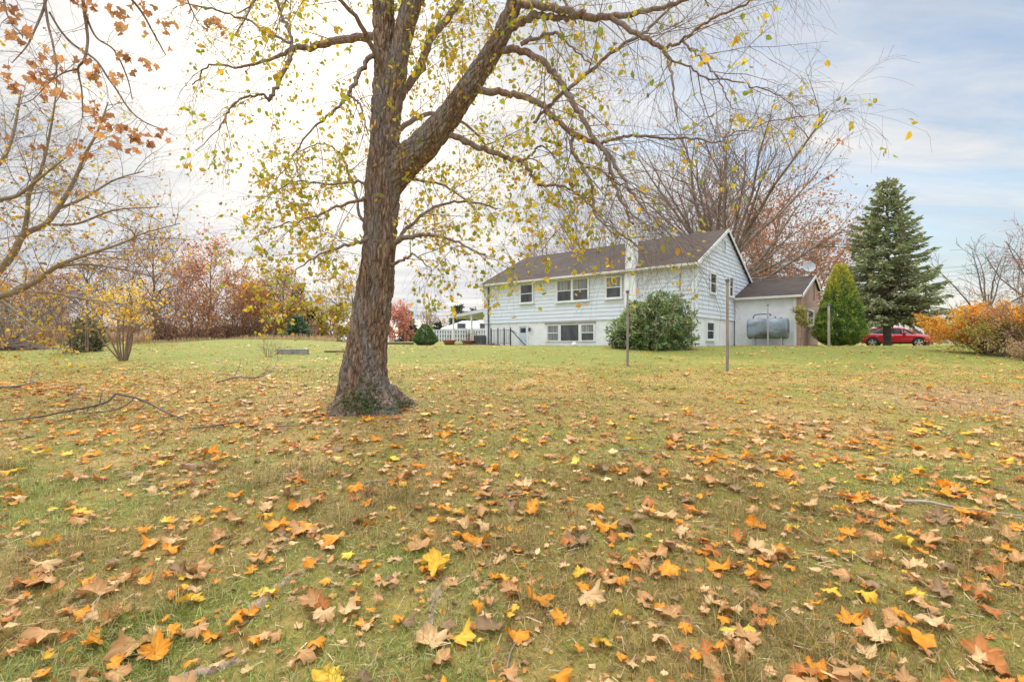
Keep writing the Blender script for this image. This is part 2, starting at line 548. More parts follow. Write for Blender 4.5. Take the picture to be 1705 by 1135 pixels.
base = ramp(nt, dry.outputs[0], [(0.39, (.115, .180, .018)), (0.48, (.225, .225, .034)), (0.56, (.37, .262, .070)), (0.65, (.49, .340, .140))])
fine = ramp(nt, b3, [(0.34, (.36, .32, .27)), (0.5, (1, 1, 1)), (0.66, (1.4, 1.32, 1.2))])
c = mixc(nt, 0.8, base, fine, 'MULTIPLY')
c = mixc(nt, ramp(nt, b4, [(0.35, (0, 0, 0)), (0.62, (.55, .55, .55))]), c, (.40, .31, .13))
# worn bare earth near the right hand shrubs
vm = nd(nt, 'ShaderNodeVectorMath', operation='DISTANCE'); L.new(v, vm.inputs[0]); vm.inputs[1].default_value = (7.4, 7.4, .39)
er = nd(nt, 'ShaderNodeMath', operation='MULTIPLY_ADD'); L.new(b2, er.inputs[0]); er.inputs[1].default_value = 2.4; L.new(vm.outputs['Value'], er.inputs[2])
c = mixc(nt, ramp(nt, er.outputs[0], [(0.0, (.7, .7, .7)), (0.9, (.0, .0, .0))]), c, (.30, .205, .145))
mrr = nd(nt, 'ShaderNodeMapRange'); L.new(er.outputs[0], mrr.inputs[0]); mrr.inputs[1].default_value = 1.2; mrr.inputs[2].default_value = 3.6; mrr.inputs[3].default_value = .9; mrr.inputs[4].default_value = 0
c = mixc(nt, mrr.outputs[0], c, (.36, .235, .15))
p = nd(nt, 'ShaderNodeBsdfPrincipled'); L.new(c, p.inputs['Base Color']); p.inputs['Roughness'].default_value = .95; p.inputs['Specular IOR Level'].default_value = .1
hh = nd(nt, 'ShaderNodeMath', operation='ADD'); L.new(b3, hh.inputs[0]); L.new(b4, hh.inputs[1])
L.new(bumpn(nt, hh.outputs[0], .8, .03), p.inputs['Normal'])
L.new(p.outputs[0], out.inputs[0])
M['lawn'] = m
lawn = mk('lawn', np.stack([X, Y, Z], -1).reshape(-1, 3), [q], m, smooth=True)
lawn['kind'] = 'structure'


def fld(x, y, s, seed=0.0):
    """cheap smooth field in 0..1 from a few waves"""
    x = np.asarray(x) * s + seed; y = np.asarray(y) * s - seed * .7
    f = np.sin(x * 1.0 + 1.3 * y) + np.sin(2.1 * x - 1.1 * y + 1.7) * .8 + np.sin(-1.7 * x + 2.9 * y + .4) * .6 + np.sin(4.3 * x + 3.1 * y + 2) * .4
    return np.clip(f / 4.2 + .5, 0, 1)


# ------------------------------------------------------------------ grass blades
def blades(n, d0, d1, pw, lmin, lmax, wd):
    u = rng.random(n)
    d = (d0 ** pw + u * (d1 ** pw - d0 ** pw)) ** (1 / pw)
    x = (rng.random(n) * 2 - 1) * d * 1.09
    cl = fld(x, d, 2.3) * .6 + fld(x, d, 7.1, 3) * .4
    keep = rng.random(n) < .35 + .9 * cl
    x = x[keep]; d = d[keep]; cl = cl[keep]; n = len(x)
    z = gz(x, d)
    an = rng.random(n) * 2 * np.pi
    lean = np.abs(rng.normal(1.0, .45, n))
    Lg = rng.uniform(lmin, lmax, n) * (.6 + .7 * cl) * (1 + .7 * sm(.70, .84, cl))
    dx = np.cos(an) * np.sin(lean); dy = np.sin(an) * np.sin(lean); dz = np.maximum(np.cos(lean), .08)
    D = np.stack([dx, dy, dz], -1)
    S = np.stack([-np.sin(an), np.cos(an), np.zeros(n)], -1) * (wd * rng.uniform(.6, 1.3, n))[:, None]
    P0 = np.stack([x, d, z - .004], -1)
    P1 = P0 + D * (Lg * .55)[:, None]
    D2 = D.copy(); D2[:, 2] -= .55; D2 /= np.linalg.norm(D2, axis=1, keepdims=True)
    P2 = P1 + D2 * (Lg * .5)[:, None]; P2[:, 2] = np.maximum(P2[:, 2], z + .003)
    V = np.stack([P0 - S, P0 + S, P1 - S * .8, P1 + S * .8, P2], 1)
    Q = (np.array([(0, 1, 3, 2)])[None] + (np.arange(n) * 5)[:, None, None]).reshape(-1, 4)
    T = (np.array([(2, 3, 4)])[None] + (np.arange(n) * 5)[:, None, None]).reshape(-1, 3)
    g = pick([(.16, .20, .035), (.24, .25, .055), (.30, .28, .08), (.46, .37, .17), (.54, .42, .22), (.32, .23, .12)], n, .24, [.13, .18, .17, .25, .16, .11])
    gb = fld(x, d, .9, 1.3)[:, None]
    gb = np.clip(gb + .35 * sm(6, 12, d)[:, None], 0, 1)
    g = g * (.75 + .3 * gb) * np.where(gb > .66, np.array([[.86, 1.06, .82]]), np.array([[1.10, .98, .92]]))
    return V.reshape(-1, 3), Q, T, np.repeat(g, 5, axis=0)


a = blades(190000, 1.35, 4.2, 1.6, .022, .085, .0013)
b = blades(150000, 3.6, 13.0, 1.35, .03, .075, .0024)
V = np.concatenate([a[0], b[0]]); o5 = len(a[0])
gr = mk('grass', V, [np.concatenate([a[1], b[1] + o5]), np.concatenate([a[2], b[2] + o5])], M['grass'], col=np.concatenate([a[3], b[3]]))
gr['kind'] = 'stuff'
tag(gr, 'short olive and straw coloured autumn grass of the lawn', 'grass')

# ------------------------------------------------------------------ fallen leaves
HALF = [(90, .98), (84, .83), (77, .77), (73, .84), (66, .62), (59, .72), (53, .80), (47, .95), (41, .82), (34, .74), (29, .80), (20, .56), (11, .62), (2, .76),
        (-9, .60), (-20, .52), (-38, .50), (-60, .30), (-88, .06)]
OUT = [(math.radians(a), r) for a, r in HALF] + [(math.radians(180 - a), r) for a, r in HALF[::-1][1:-1]]
NO = len(OUT)


def maple(seed, detail=2):
    """verts, quads, tris, shade: one dried curled maple leaf of unit size, petiole included"""
    r_ = random.Random(seed)
    c1 = r_.uniform(-.4, .5); c2 = r_.uniform(-.4, .5); tw = r_.uniform(-.5, .5); ph = r_.uniform(0, 6.3); asp = r_.uniform(.82, 1.1)
    vs = [(0, 0, 0)]; sh = [1.1]
    fr = [(.36, .7, 1.0), (.55, 1.0)][0 if detail == 2 else 1]
    for f in fr:
        for k, (a, r) in enumerate(OUT):
            rr = r * f * (1 + r_.uniform(-.04, .04))
            x = rr * math.cos(a) * asp; y = rr * math.sin(a)
            lobes = [math.radians(q) for q in (90, 47, 2, 133, 178)]
            da = min(abs((a - l + math.pi) % (2 * math.pi) - math.pi) for l in lobes)
            pl = max(0, 1 - da / .22)
            z = c1 * x * x * 1.1 + c2 * y * y * .8 + tw * x * y + .06 * pl * (1 - .5 * f) + .07 * math.sin(ph + 5 * a) * f * f
            z += (.30 * f ** 3) * math.sin(ph * 2 + 3 * a) * r
            vs.append((x, y, z)); sh.append((1.12 if pl > .5 else .93) * (1.0 if f < .9 else .86 + r_.uniform(-.12, .08)))
    q = []; t = []
    n = NO
    for k in range(n):
        k2 = (k + 1) % n
        t.append((0, 1 + k2, 1 + k) if False else (0, 1 + k, 1 + k2))
        for l in range(len(fr) - 1):
            q.append((1 + l * n + k, 1 + (l + 1) * n + k, 1 + (l + 1) * n + k2, 1 + l * n + k2))
    b = len(vs); pl = r_.uniform(.5, .95); bend = r_.uniform(-.3, .3)
    for k in range(4):
        s = k / 3
        x = bend * s * s; y = -pl * s; z = .02 + .10 * s * r_.uniform(.2, 1)
        for dx in (-.012, .012):
            vs.append((x + dx, y, z)); sh.append(.75)
    for k in range(3):
        q.append((b + 2 * k, b + 2 * k + 1, b + 2 * k + 3, b + 2 * k + 2))
    v = np.array(vs, float)
    for kk in (r_.choice((r_.uniform(.1, .8), r_.uniform(.6, 2.0))), r_.uniform(-.7, .8)):       # roll the blade about two random axes
        an = r_.uniform(0, 3.14); ca, sa = math.cos(an), math.sin(an)
        t_ = v[:, 0] * ca + v[:, 1] * sa; w_2 = -v[:, 0] * sa + v[:, 1] * ca
        k_ = kk if abs(kk) > .05 else .05
        zz = v[:, 2].copy(); th = k_ * t_
        t2 = np.sin(th) / k_ - zz * np.sin(th); v[:, 2] = (1 - np.cos(th)) / k_ + zz * np.cos(th)
        v[:, 0] = t2 * ca - w_2 * sa; v[:, 1] = t2 * sa + w_2 * ca
    v[:, 2] -= np.percentile(v[:, 2], 10)
    return v, np.array(q), np.array(t), np.array(sh)


TINTS = {'pale tan': (.70, .44, .21), 'tan brown': (.54, .29, .115), 'orange': (.76, .29, .025), 'golden yellow': (.80, .46, .05), 'rust red': (.50, .19, .05), 'dark brown': (.30, .185, .095), 'lemon yellow': (.76, .56, .08)}
TN = list(TINTS); TWT = np.array([.21, .32, .18, .07, .12, .09, .01])
SHAPES = [maple(100 + k) for k in range(20)]
LOW = [maple(300 + k, 1) for k in range(10)]


def gdist(py):          # depth of the ground at photo row py (uniform slope part)
    return EYE / ((py - HY) / F + .053)


def leafdens(x, y):
    px = CX + F * x / np.maximum(y, .1)
    r = 33 + 34 * fld(x, y, 1.9, 5) + 60 * sm(.52, .85, fld(x, y, 3.3, 2)) * sm(6.5, 3, y) + 20 * sm(.5, .85, fld(x, y, 3.3, 2))
    r = r * (1 + .55 * sm(900, 1500, px) * sm(7, 3, y)) * (1.25 - .25 * sm(1.5, 5, y))
    r = r * (1 + .9 * sm(3.4, 1.9, y)) * np.where(y > 6, .62, 1) * np.where(y > 9, .62, 1) * np.where(y > 14, .5, 1)
    # drift of orange leaves round the fallen branch and along the far left
    r = r + 70 * np.exp(-((x + 3.9 + .35 * (y - 6.0)) / 1.6) ** 2 - ((y - 6.2) / .75) ** 2)
    r = r + 65 * np.exp(-((x + 8.5) / 4.0) ** 2 - ((y - 9.0) / 1.5) ** 2)
    r = r + 45 * np.exp(-((x + 1.5) / 2.2) ** 2 - ((y - 6.3) / .6) ** 2)
    r = r + 40 * np.exp(-((x - 1.9) / .8) ** 2 - ((y - 2.1) / .35) ** 2) + 35 * np.exp(-((x - 3.2) / 1.3) ** 2 - ((y - 4.8) / 1.2) ** 2)
    return r


NL = 90000
u = rng.random(NL); ly = np.sqrt(1.15 ** 2 + u * (24 ** 2 - 1.15 ** 2))
lx = (rng.random(NL) * 2 - 1) * ly * 1.12
area = 1.12 * (24 ** 2 - 1.15 ** 2)
keep = rng.random(NL) < leafdens(lx, ly) * area / NL
lx = lx[keep]; ly = ly[keep]; n = len(lx)
ls = np.clip(rng.lognormal(math.log(.039), .50, n), .014, .10)
orange = np.exp(-((lx + 3.9 + .35 * (ly - 6.0)) / 1.9) ** 2 - ((ly - 6.2) / .9) ** 2) + np.exp(-((lx + 8.5) / 4.4) ** 2 - ((ly - 9.0) / 1.6) ** 2) + .5 * np.exp(-((lx + 1.5) / 2.2) ** 2 - ((ly - 6.3) / .6) ** 2)
ti = rng.choice(7, n, p=TWT / TWT.sum())
w2 = np.array([.06, .15, .46, .09, .20, .03, .01])
ti = np.where(rng.random(n) < np.clip(orange, 0, 1) * .95, rng.choice(7, n, p=w2 / w2.sum()), ti)
lz = gz(lx, ly) + .012 + .02 * rng.random(n)
yaw = rng.random(n) * 2 * np.pi
tx = np.clip(rng.normal(0, .17, n), -.6, .6); ty = np.clip(rng.normal(0, .17, n), -.6, .6)
flip = rng.random(n) < .35
pxl = CX + F * lx / ly; pyl = HY - F * (lz - EYE) / ly
inside = (pxl > 8) & (pxl < 1697) & (pyl < 1127) & (ly > 1.3)
show = np.where(inside, ls / ly, 0)
order = np.argsort(-show); near = set(order[:300].tolist())
cache = {}
for k in order[:300]:
    s_ = int(rng.integers(len(SHAPES))); t_ = TN[ti[k]]
    key = (s_, t_)
    nm = 'fallen_leaf'
    if key not in cache:
        v_, q_, t3, sh = SHAPES[s_]
        cc = np.array(TINTS[t_])[None] * (sh[:, None] * np.exp(rng.normal(0, .10, (len(v_), 1))) * np.array([[1, .97, .93]]) ** rng.normal(0, 1, (len(v_), 1)))
        o = mk(nm, v_, [q_, t3], M['dry'], col=np.clip(cc, .01, .9), smooth=True)
        cache[key] = o.data
    else:
        o = bpy.data.objects.new(nm, cache[key]); COL.objects.link(o)
    o.location = (lx[k], ly[k], lz[k] + .004)
    o.rotation_euler = (tx[k] + (math.pi if flip[k] else 0), ty[k], yaw[k]); o.scale = (ls[k],) * 3
    if flip[k]: o.location.z += ls[k] * .18
    tag(o, 'dry %s maple leaf lying curled on the near grass' % t_, 'leaf', '%s maple leaves on the near lawn' % t_)

VV, QQ, TT, CC, base = [], [], [], [], 0
for s_ in range(len(LOW)):
    idx = np.array([k for k in range(n) if k not in near and k % len(LOW) == s_])
    v_, q_, t3, sh = LOW[s_]; m_n = len(idx)
    cy, sy = np.cos(yaw[idx]), np.sin(yaw[idx])
    tl = v_[None] * ls[idx][:, None, None] * 1.08
    xx, yy, zz = tl[..., 0], tl[..., 1], tl[..., 2] * np.where(flip[idx], -1, 1)[:, None]
    zz = zz * (.75 - .3 * sm(4, 9, ly[idx]))[:, None] + (tx[idx][:, None] * yy + ty[idx][:, None] * xx) * .55
    zz = zz - zz.min(axis=1, keepdims=True) * .75
    Vv = np.stack([lx[idx][:, None] + cy[:, None] * xx - sy[:, None] * yy, ly[idx][:, None] + sy[:, None] * xx + cy[:, None] * yy, lz[idx][:, None] - .008 + zz], -1)
    VV.append(Vv.reshape(-1, 3)); nv = len(v_)
    QQ.append((q_[None] + (np.arange(m_n) * nv)[:, None, None]).reshape(-1, 4) + base)
    TT.append((t3[None] + (np.arange(m_n) * nv)[:, None, None]).reshape(-1, 3) + base)
    cl = np.array([TINTS[TN[t]] for t in ti[idx]]) * np.exp(rng.normal(0, .16, (m_n, 1)))
    CC.append(np.clip(cl[:, None] * sh[None, :, None], .01, .9).reshape(-1, 3)); base += m_n * nv
lit = mk('leaf_litter', np.concatenate(VV), [np.concatenate(QQ), np.concatenate(TT)], M['dry'], col=np.concatenate(CC), smooth=True)
lit['kind'] = 'stuff'; tag(lit, 'scattered tan and orange fallen leaves strewn over the lawn', 'leaves')

# crumbs of dead leaf and straw between the blades
nc = 60000
cyy = np.sqrt(1.3 ** 2 + rng.random(nc) * (12 ** 2 - 1.3 ** 2)); cxx = (rng.random(nc) * 2 - 1) * cyy * 1.1
kp = rng.random(nc) < .25 + .75 * fld(cxx, cyy, 2.7, 4); cxx = cxx[kp]; cyy = cyy[kp]; nc = len(cxx)
ax = rdir(nc); ax[:, 2] *= .25
v, f, c = scatter(CARD, np.stack([cxx, cyy, gz(cxx, cyy) + .012], -1), ax, rng.uniform(.009, .042, nc) * rng.uniform(.6, 1, nc), pick([(.46, .30, .15), (.28, .17, .09), (.60, .42, .22), (.20, .125, .07), (.60, .27, .05), (.50, .22, .05)], nc))
ns_ = 42000
sy_ = np.sqrt(1.3 ** 2 + rng.random(ns_) * (8 ** 2 - 1.3 ** 2)); sx_ = (rng.random(ns_) * 2 - 1) * sy_ * 1.1
kp = rng.random(ns_) < .3 + .7 * fld(sx_, sy_, 3.9, 6); sx_ = sx_[kp]; sy_ = sy_[kp]; ns_ = len(sx_)
ax = rdir(ns_); ax[:, 2] *= .22
v2, f2, c2 = scatter((NEED[0] * np.array([.35, 1, 1]), NEED[1]), np.stack([sx_, sy_, gz(sx_, sy_) + rng.uniform(.004, .028, ns_)], -1), ax, rng.uniform(.02, .075, ns_), pick([(.56, .44, .25), (.48, .36, .19), (.36, .25, .14), (.30, .27, .10), (.62, .5, .31)], ns_))
cr = mk('leaf_crumbs', np.concatenate([v, v2]), [np.concatenate([f, f2 + len(v)])], M['dry'], col=np.concatenate([c, c2])); cr['kind'] = 'stuff'
tag(cr, 'crumbled brown leaf bits and straw lying between the grass', 'leaf debris')
# ------------------------------------------------------------------ the big tree
D0 = 6.85


def bark_tube(pts, rads, ns, amp, flare=False, seed=0.0):
    """a rough barky limb: rings round a smooth axis with furrows cut along it"""
    P = np.array([tuple(p) for p in pts]); R = np.array(rads)
    T = np.gradient(P, axis=0); T /= np.linalg.norm(T, axis=1, keepdims=True)
    ref = np.zeros(3); ref[int(np.argmin(np.abs(T.mean(axis=0))))] = 1
    e1 = np.cross(T, ref); e1 /= np.linalg.norm(e1, axis=1, keepdims=True); e2 = np.cross(T, e1)
    s = np.concatenate([[0], np.cumsum(np.linalg.norm(np.diff(P, axis=0), axis=1))])
    vs = np.zeros((len(P), ns, 3))
    for i in range(len(P)):
        for k in range(ns):
            a = 2 * math.pi * k / ns
            r = R[i]
            ca, sa = math.cos(a), math.sin(a)
            q = V3((ca * r * 15 + seed, sa * r * 15, s[i] * 2.6))
            f = noise.noise(q + V3((noise.noise(q * .7) * .8, 0, 0)))
            g = noise.noise(V3((ca * r * 40, sa * r * 40 + seed, s[i] * 13)))
            wv = noise.noise(q * .45) * .9
            dv = noise.voronoi(V3((ca * r * 17 + wv + seed, sa * r * 17 - wv, s[i] * 4.6 + wv * 1.5)))[0]
            crk = max(0.0, 1 - (dv[1] - dv[0]) / .30)
            r2 = r + amp * (-.85 * crk ** 1.5 - .30 * max(1 - abs(f) * 3, 0) ** 2 + .40 * g + .25)
            if flare:
                h = s[i]
                fl = math.exp(-max(h - .06, 0) / .15)
                lob = (.5 + .5 * math.cos(5 * a + 1.1 + .9 * math.sin(2 * a + .5))) ** 2.2
                r2 *= 1 + fl * (.36 * lob - .10)
                r2 += .035 * noise.noise(V3((ca * 1.7, sa * 1.7, h * 1.3 + 5)))
            vs[i, k] = P[i] + r2 * (ca * e1[i] + sa * e2[i])
    n = len(P)
    ii = np.arange(n - 1)[:, None] * ns; jj = np.arange(ns)[None, :]; j2 = (jj + 1) % ns
    return vs.reshape(-1, 3), np.stack([ii + jj, ii + j2, ii + ns + j2, ii + ns + jj], -1).reshape(-1, 4)


def guide(rows, per=8):
    """rows (px, py, radius px, depth) -> points, radii"""
    pts = catmull([W(x, y, d) for x, y, _, d in rows], per)
    rad = lin([r * d / F for _, _, r, d in rows], per)
    return pts, rad


def dirs_of(pts):
    out = []
    for i in range(len(pts)):
        a = pts[max(i - 1, 0)]; b = pts[min(i + 1, len(pts) - 1)]
        out.append((b - a).normalized())
    return out


main = thing('shade_tree', 'tall yellow leaved tree with thick furrowed trunk and spreading limbs on the lawn', 'tree', G(611, D0))
ml = V3(main.location)
TR = [(611, 692, 80, D0), (611, 679, 70, D0), (609, 660, 55, D0), (606, 640, 45, D0), (607, 610, 40, D0), (612, 570, 37, D0), (622, 502, 34, D0), (633, 399, 31, D0), (639, 300, 32, D0), (641, 240, 29, D0),
      (641, 198, 25, D0), (643, 140, 22, D0), (640, 76, 18, D0), (637, 0, 19.5, D0), (641, -90, 16, 6.9), (652, -220, 11, 7.0), (660, -360, 6, 7.1)]
S2 = [(648, 215, 17, D0 + .02), (656, 150, 17, D0), (668, 76, 15.5, 6.8), (686, 0, 16.5, 6.7), (706, -90, 13, 6.6), (735, -220, 9, 6.5), (760, -340, 5, 6.4)]
RL = [(640, 315, 26, 6.87), (672, 274, 29, 6.8), (709, 238, 26.5, 6.72), (746, 195, 22, 6.64), (786, 137, 19, 6.55), (822, 82, 17, 6.48), (847, 30, 14.5, 6.42), (860, -10, 12.5, 6.36), (880, -90, 9.5, 6.3), (905, -200, 6, 6.3)]
vv, qq, base = [], [], 0
TR = [(x, y, r * (.87 if y < 600 else .93 if y < 645 else 1.0), d) for x, y, r, d in TR]
RL = [(x, y, r * .9, d) for x, y, r, d in RL]
for rows, per, ns, amp, fl in ((TR, 22, 170, .036, True), (S2, 14, 84, .022, False), (RL, 18, 110, .028, False)):
    pts, rad = guide(rows, per)
    v, q = bark_tube(pts, rad, ns, amp, fl, seed=base * .01)
    vv.append(v); qq.append(q + base); base += len(v)
tr = mk('trunk', np.concatenate(vv) - np.array(ml), [np.concatenate(qq)], M['bark'], main, smooth=True)

# limbs traced from their course, (px, py, radius, depth)
LIMBS = [
    [(655, 178, 9, 6.95), (673, 152, 9, 7.05), (700, 113, 9, 7.2), (715, 67, 8.5, 7.35), (740, 37, 8, 7.5), (767, 0, 7, 7.6), (800, -70, 5, 7.8), (840, -150, 3, 8.0)],
    [(625, 60, 9, 6.95), (590, 64, 8.5, 7.05), (556, 69, 8, 7.15), (520, 80, 7, 7.25), (487, 82, 5.5, 7.3), (455, 98, 3.5, 7.3), (400, 112, 2.6, 7.3), (350, 108, 2, 7.3), (322, 142, 1.2, 7.3)],
    [(489, 80, 5.5, 7.3), (481, 100, 5, 7.2), (466, 130, 4.6, 7.1), (449, 165, 4, 7.0), (438, 158, 3, 6.95), (425, 160, 2.6, 6.9), (400, 165, 2.4, 6.8), (384, 180, 2, 6.7), (372, 202, 1.4, 6.6), (330, 250, .8, 6.5)],
    [(489, 80, 4, 7.3), (480, 50, 3.6, 7.35), (466, 18, 3.4, 7.4), (455, -10, 3, 7.4), (430, -70, 2, 7.5)],
    [(484, 72, 3, 7.3), (450, 55, 2.6, 7.2), (400, 28, 2.2, 7.1), (350, 15, 2, 7.0), (310, 5, 1.4, 6.9)],
    [(628, 85, 6, 6.8), (617, 97, 5.5, 6.75), (600, 118, 5, 6.65), (590, 140, 4.6, 6.55), (577, 162, 4, 6.45), (556, 185, 3, 6.35), (522, 215, 2.2, 6.25), (490, 255, 1.4, 6.15), (455, 310, .8, 6.1)],
    [(577, 160, 3, 6.45), (595, 168, 2.6, 6.4), (606, 190, 2.2, 6.3), (612, 225, 1.5, 6.2)],
    [(848, 15, 8, 6.4), (880, 9, 8, 6.3), (920, 14, 8, 6.15), (955, 22, 8.5, 6.0), (1000, 28, 7.5, 5.85), (1050, 24, 6, 5.7), (1100, 14, 5, 5.55), (1150, -6, 4, 5.4), (1210, -40, 2.5, 5.2)],
    [(840, 52, 9, 6.45), (862, 42, 8, 6.4), (890, 28, 8, 6.35), (930, 30, 7, 6.2), (970, 28, 6, 6.0)],
    [(1015, 28, 6, 5.8), (1055, 55, 5.5, 5.65), (1085, 70, 5, 5.55), (1105, 82, 4.5, 5.5), (1116, 110, 3.2, 5.4), (1122, 150, 2.4, 5.3), (1128, 190, 1.6, 5.2)],
    [(1105, 82, 4, 5.5), (1135, 68, 3.2, 5.4), (1165, 45, 3, 5.3), (1190, 30, 3, 5.2), (1250, 5, 2.4, 5.0), (1300, -10, 1.8, 4.9)],
    [(1135, 68, 2.6, 5.4), (1165, 95, 2.2, 5.3), (1190, 120, 2, 5.2), (1205, 150, 1.6, 5.1), (1222, 185, 1.2, 5.05)],
    [(1116, 100, 2.6, 5.4), (1145, 110, 2.2, 5.35), (1180, 130, 2, 5.3), (1240, 140, 1.6, 5.2), (1300, 160, 1.1, 5.1), (1340, 200, .7, 5.0)],
    [(818, 88, 9, 6.5), (850, 82, 8, 6.42), (885, 90, 7.5, 6.3), (915, 115, 7, 6.15), (940, 150, 6.4, 6.0), (960, 180, 6, 5.9), (975, 205, 5.6, 5.8), (992, 235, 5, 5.7), (1010, 260, 4.4, 5.6), (1020, 300, 3.8, 5.5), (1040, 345, 3, 5.4), (1056, 375, 2.4, 5.35)],
    [(945, 150, 4.5, 6.0), (985, 115, 4.2, 6.0), (1030, 80, 4, 6.0), (1075, 52, 3.6, 6.0), (1110, 20, 3, 6.0), (1140, -10, 2.4, 6.0)],
    [(888, 205, 3.4, 6.2), (915, 175, 4, 6.1), (945, 150, 4.5, 6.0)],
    [(790, 150, 8, 6.55), (830, 153, 7.6, 6.45), (868, 160, 7.2, 6.35), (900, 175, 6.8, 6.2), (925, 198, 6.2, 6.05), (950, 220, 5.6, 5.95), (985, 236, 5, 5.85), (1000, 242, 4.6, 5.8), (1025, 275, 4, 5.6), (1050, 318, 3.2, 5.4), (1085, 360, 2.4, 5.2), (1125, 400, 1.6, 5.0), (1150, 450, 1.0, 4.85)],
    [(1000, 240, 4, 5.8), (1030, 230, 3.4, 5.7), (1060, 227, 3, 5.6), (1110, 229, 2.6, 5.5), (1160, 230, 2.2, 5.4), (1195, 236, 1.6, 5.3), (1220, 222, 1.3, 5.2), (1275, 205, 1.1, 5.0), (1340, 194, .9, 4.8), (1415, 181, .7, 4.6)],
    [(953, 225, 4.2, 5.95), (952, 248, 4, 5.85), (968, 275, 3.6, 5.75), (985, 310, 3, 5.6), (992, 360, 2.4, 5.5), (1030, 385, 1.8, 5.35), (1070, 420, 1.2, 5.2), (1085, 455, .8, 5.1)],
    [(973, 279, 3, 5.75), (1000, 284, 2.6, 5.6), (1020, 300, 2.2, 5.5), (1060, 318, 1.8, 5.35), (1110, 345, 1.2, 5.2)],
    [(735, 222, 7, 6.68), (770, 232, 6.6, 6.6), (800, 245, 6.2, 6.5), (840, 260, 5.6, 6.4), (868, 270, 5, 6.3), (885, 290, 4.2, 6.2), (900, 308, 3.4, 6.15), (930, 310, 2.8, 6.1), (960, 322, 2.4, 6.0), (985, 345, 1.8, 5.9), (1010, 372, 1.2, 5.8)],
    [(868, 268, 3.2, 6.3), (885, 258, 2.6, 6.25), (900, 243, 2.2, 6.2), (920, 258, 1.6, 6.1), (930, 275, 1, 6.0)],
    [(885, 62, 5, 6.3), (868, 75, 5, 6.3), (900, 60, 4, 6.2), (925, 58, 3.4, 6.1), (950, 75, 2.4, 6.0), (985, 110, 1.6, 5.9)],
    [(650, 410, 7, 6.75), (668, 398, 6, 6.65), (690, 393, 5, 6.5), (720, 390, 4, 6.35), (750, 398, 3, 6.2), (785, 415, 2, 6.05), (815, 430, 1.2, 5.9)],
    [(652, 415, 5, 6.8), (670, 390, 4.2, 6.85), (700, 360, 3.6, 6.95), (735, 340, 3, 7.05), (780, 335, 2.4, 7.2), (830, 348, 1.6, 7.3)],
    [(652, 440, 4, 6.7), (675, 430, 3, 6.5), (690, 425, 2, 6.4), (720, 450, 1.2, 6.3)],
    [(622, 395, 5, 6.7), (600, 402, 4.2, 6.6), (575, 410, 3.4, 6.4), (540, 422, 2.4, 6.2), (505, 440, 1.6, 6.0), (470, 470, .9, 5.8)],
    [(625, 335, 5, 6.75), (600, 332, 4, 6.65), (560, 345, 3, 6.4), (520, 362, 2.2, 6.2), (470, 375, 1.4, 6.0), (420, 400, .8, 5.8)],
    [(622, 375, 4.4, 6.95), (603, 365, 3.6, 7.1), (585, 300, 3, 7.3), (565, 255, 2.4, 7.4), (530, 240, 1.6, 7.5), (480, 262, .9, 7.6)],
    [(625, 305, 4, 7.0), (590, 304, 3, 7.2), (540, 305, 2.4, 7.4), (490, 303, 1.6, 7.6), (440, 330, .9, 7.7)],
    # limbs that leave towards the house and towards the viewer, most of them above the picture
    [(637, 20, 9, 7.0), (610, -50, 8, 7.6), (560, -90, 6, 8.4), (500, -80, 4, 9.2), (440, -20, 2.5, 9.8), (390, 60, 1.4, 10.2)],
    [(640, -20, 9, 6.8), (580, -130, 7, 6.3), (480, -190, 5, 5.8), (380, -180, 3.4, 5.4), (300, -90, 2, 5.1)],
    [(690, -10, 9, 6.9), (740, -90, 7, 7.6), (820, -110, 5, 8.6), (900, -60, 3.6, 9.6), (960, 40, 2, 10.3)],
    [(866, -30, 8, 6.4), (930, -110, 6, 6.8), (1020, -130, 4.4, 7.4), (1110, -90, 3, 8.0), (1180, 10, 1.6, 8.4)],
    [(640, 240, 7, 7.0), (690, 200, 5.4, 7.8), (740, 190, 4, 8.6), (790, 220, 2.6, 9.4), (830, 270, 1.4, 10.0)],
    [(632, 290, 6, 6.95), (650, 300, 4.6, 7.6), (690, 300, 3.6, 8.3), (740, 310, 2.4, 9.0), (790, 345, 1.2, 9.5)],
    [(640, 120, 7, 6.75), (600, 40, 5, 6.2), (540, -20, 3.6, 5.7), (470, -30, 2.4, 5.3), (400, 20, 1.4, 5.0)],
    [(700, -60, 7, 6.6), (760, -130, 5.4, 6.0), (850, -150, 4, 5.4), (950, -110, 2.8, 4.9), (1040, -40, 1.6, 4.6)],
]
PB = dict(seg=[5, 5, 5, 5], wob=[.1, .15, .15, .13], grav=[-.02, -.06, -.13, -.21], sides=[6, 4, 3, 3], kids=[8, 5.2, 3.0, 0], t0=[.15, .15, .15, .1], ang=[45, 50, 45, 40],
          len=[1.2, 1.05, .62, .44], rad=[.02, .0062, .003, .0017], leaf_from=2, full=.011, rmin=.001, taper=.3)
g = Grow(PB)
limb_tubes = []
for rows in LIMBS:
    pts, rad = guide(rows, 6)
    rad = [r * .74 for r in rad]
    pts = [p + jv(.010) * (1 if i else 0) for i, p in enumerate(pts)]
    big = max(rad) > .03
    limb_tubes.append((pts, rad, 10 if big else 6))
    Lm = sum((b - a).length for a, b in zip(pts, pts[1:]))
    g.spawn(pts, dirs_of(pts), rad, Lm, 0, kids=Lm * 4.6, t0=.14)
for rows, k in ((TR, 26), (S2, 14), (RL, 24)):        # shoots straight from the trunk and its two great limbs
    pts, rad = guide(rows[4:] if rows is TR else rows, 6)
    g.spawn(pts, dirs_of(pts), rad, 6, 0, kids=k, t0=.2)
tube_obj('limb', [([p - ml for p in a], r, s) for a, r, s in limb_tubes], M['limb'], main)
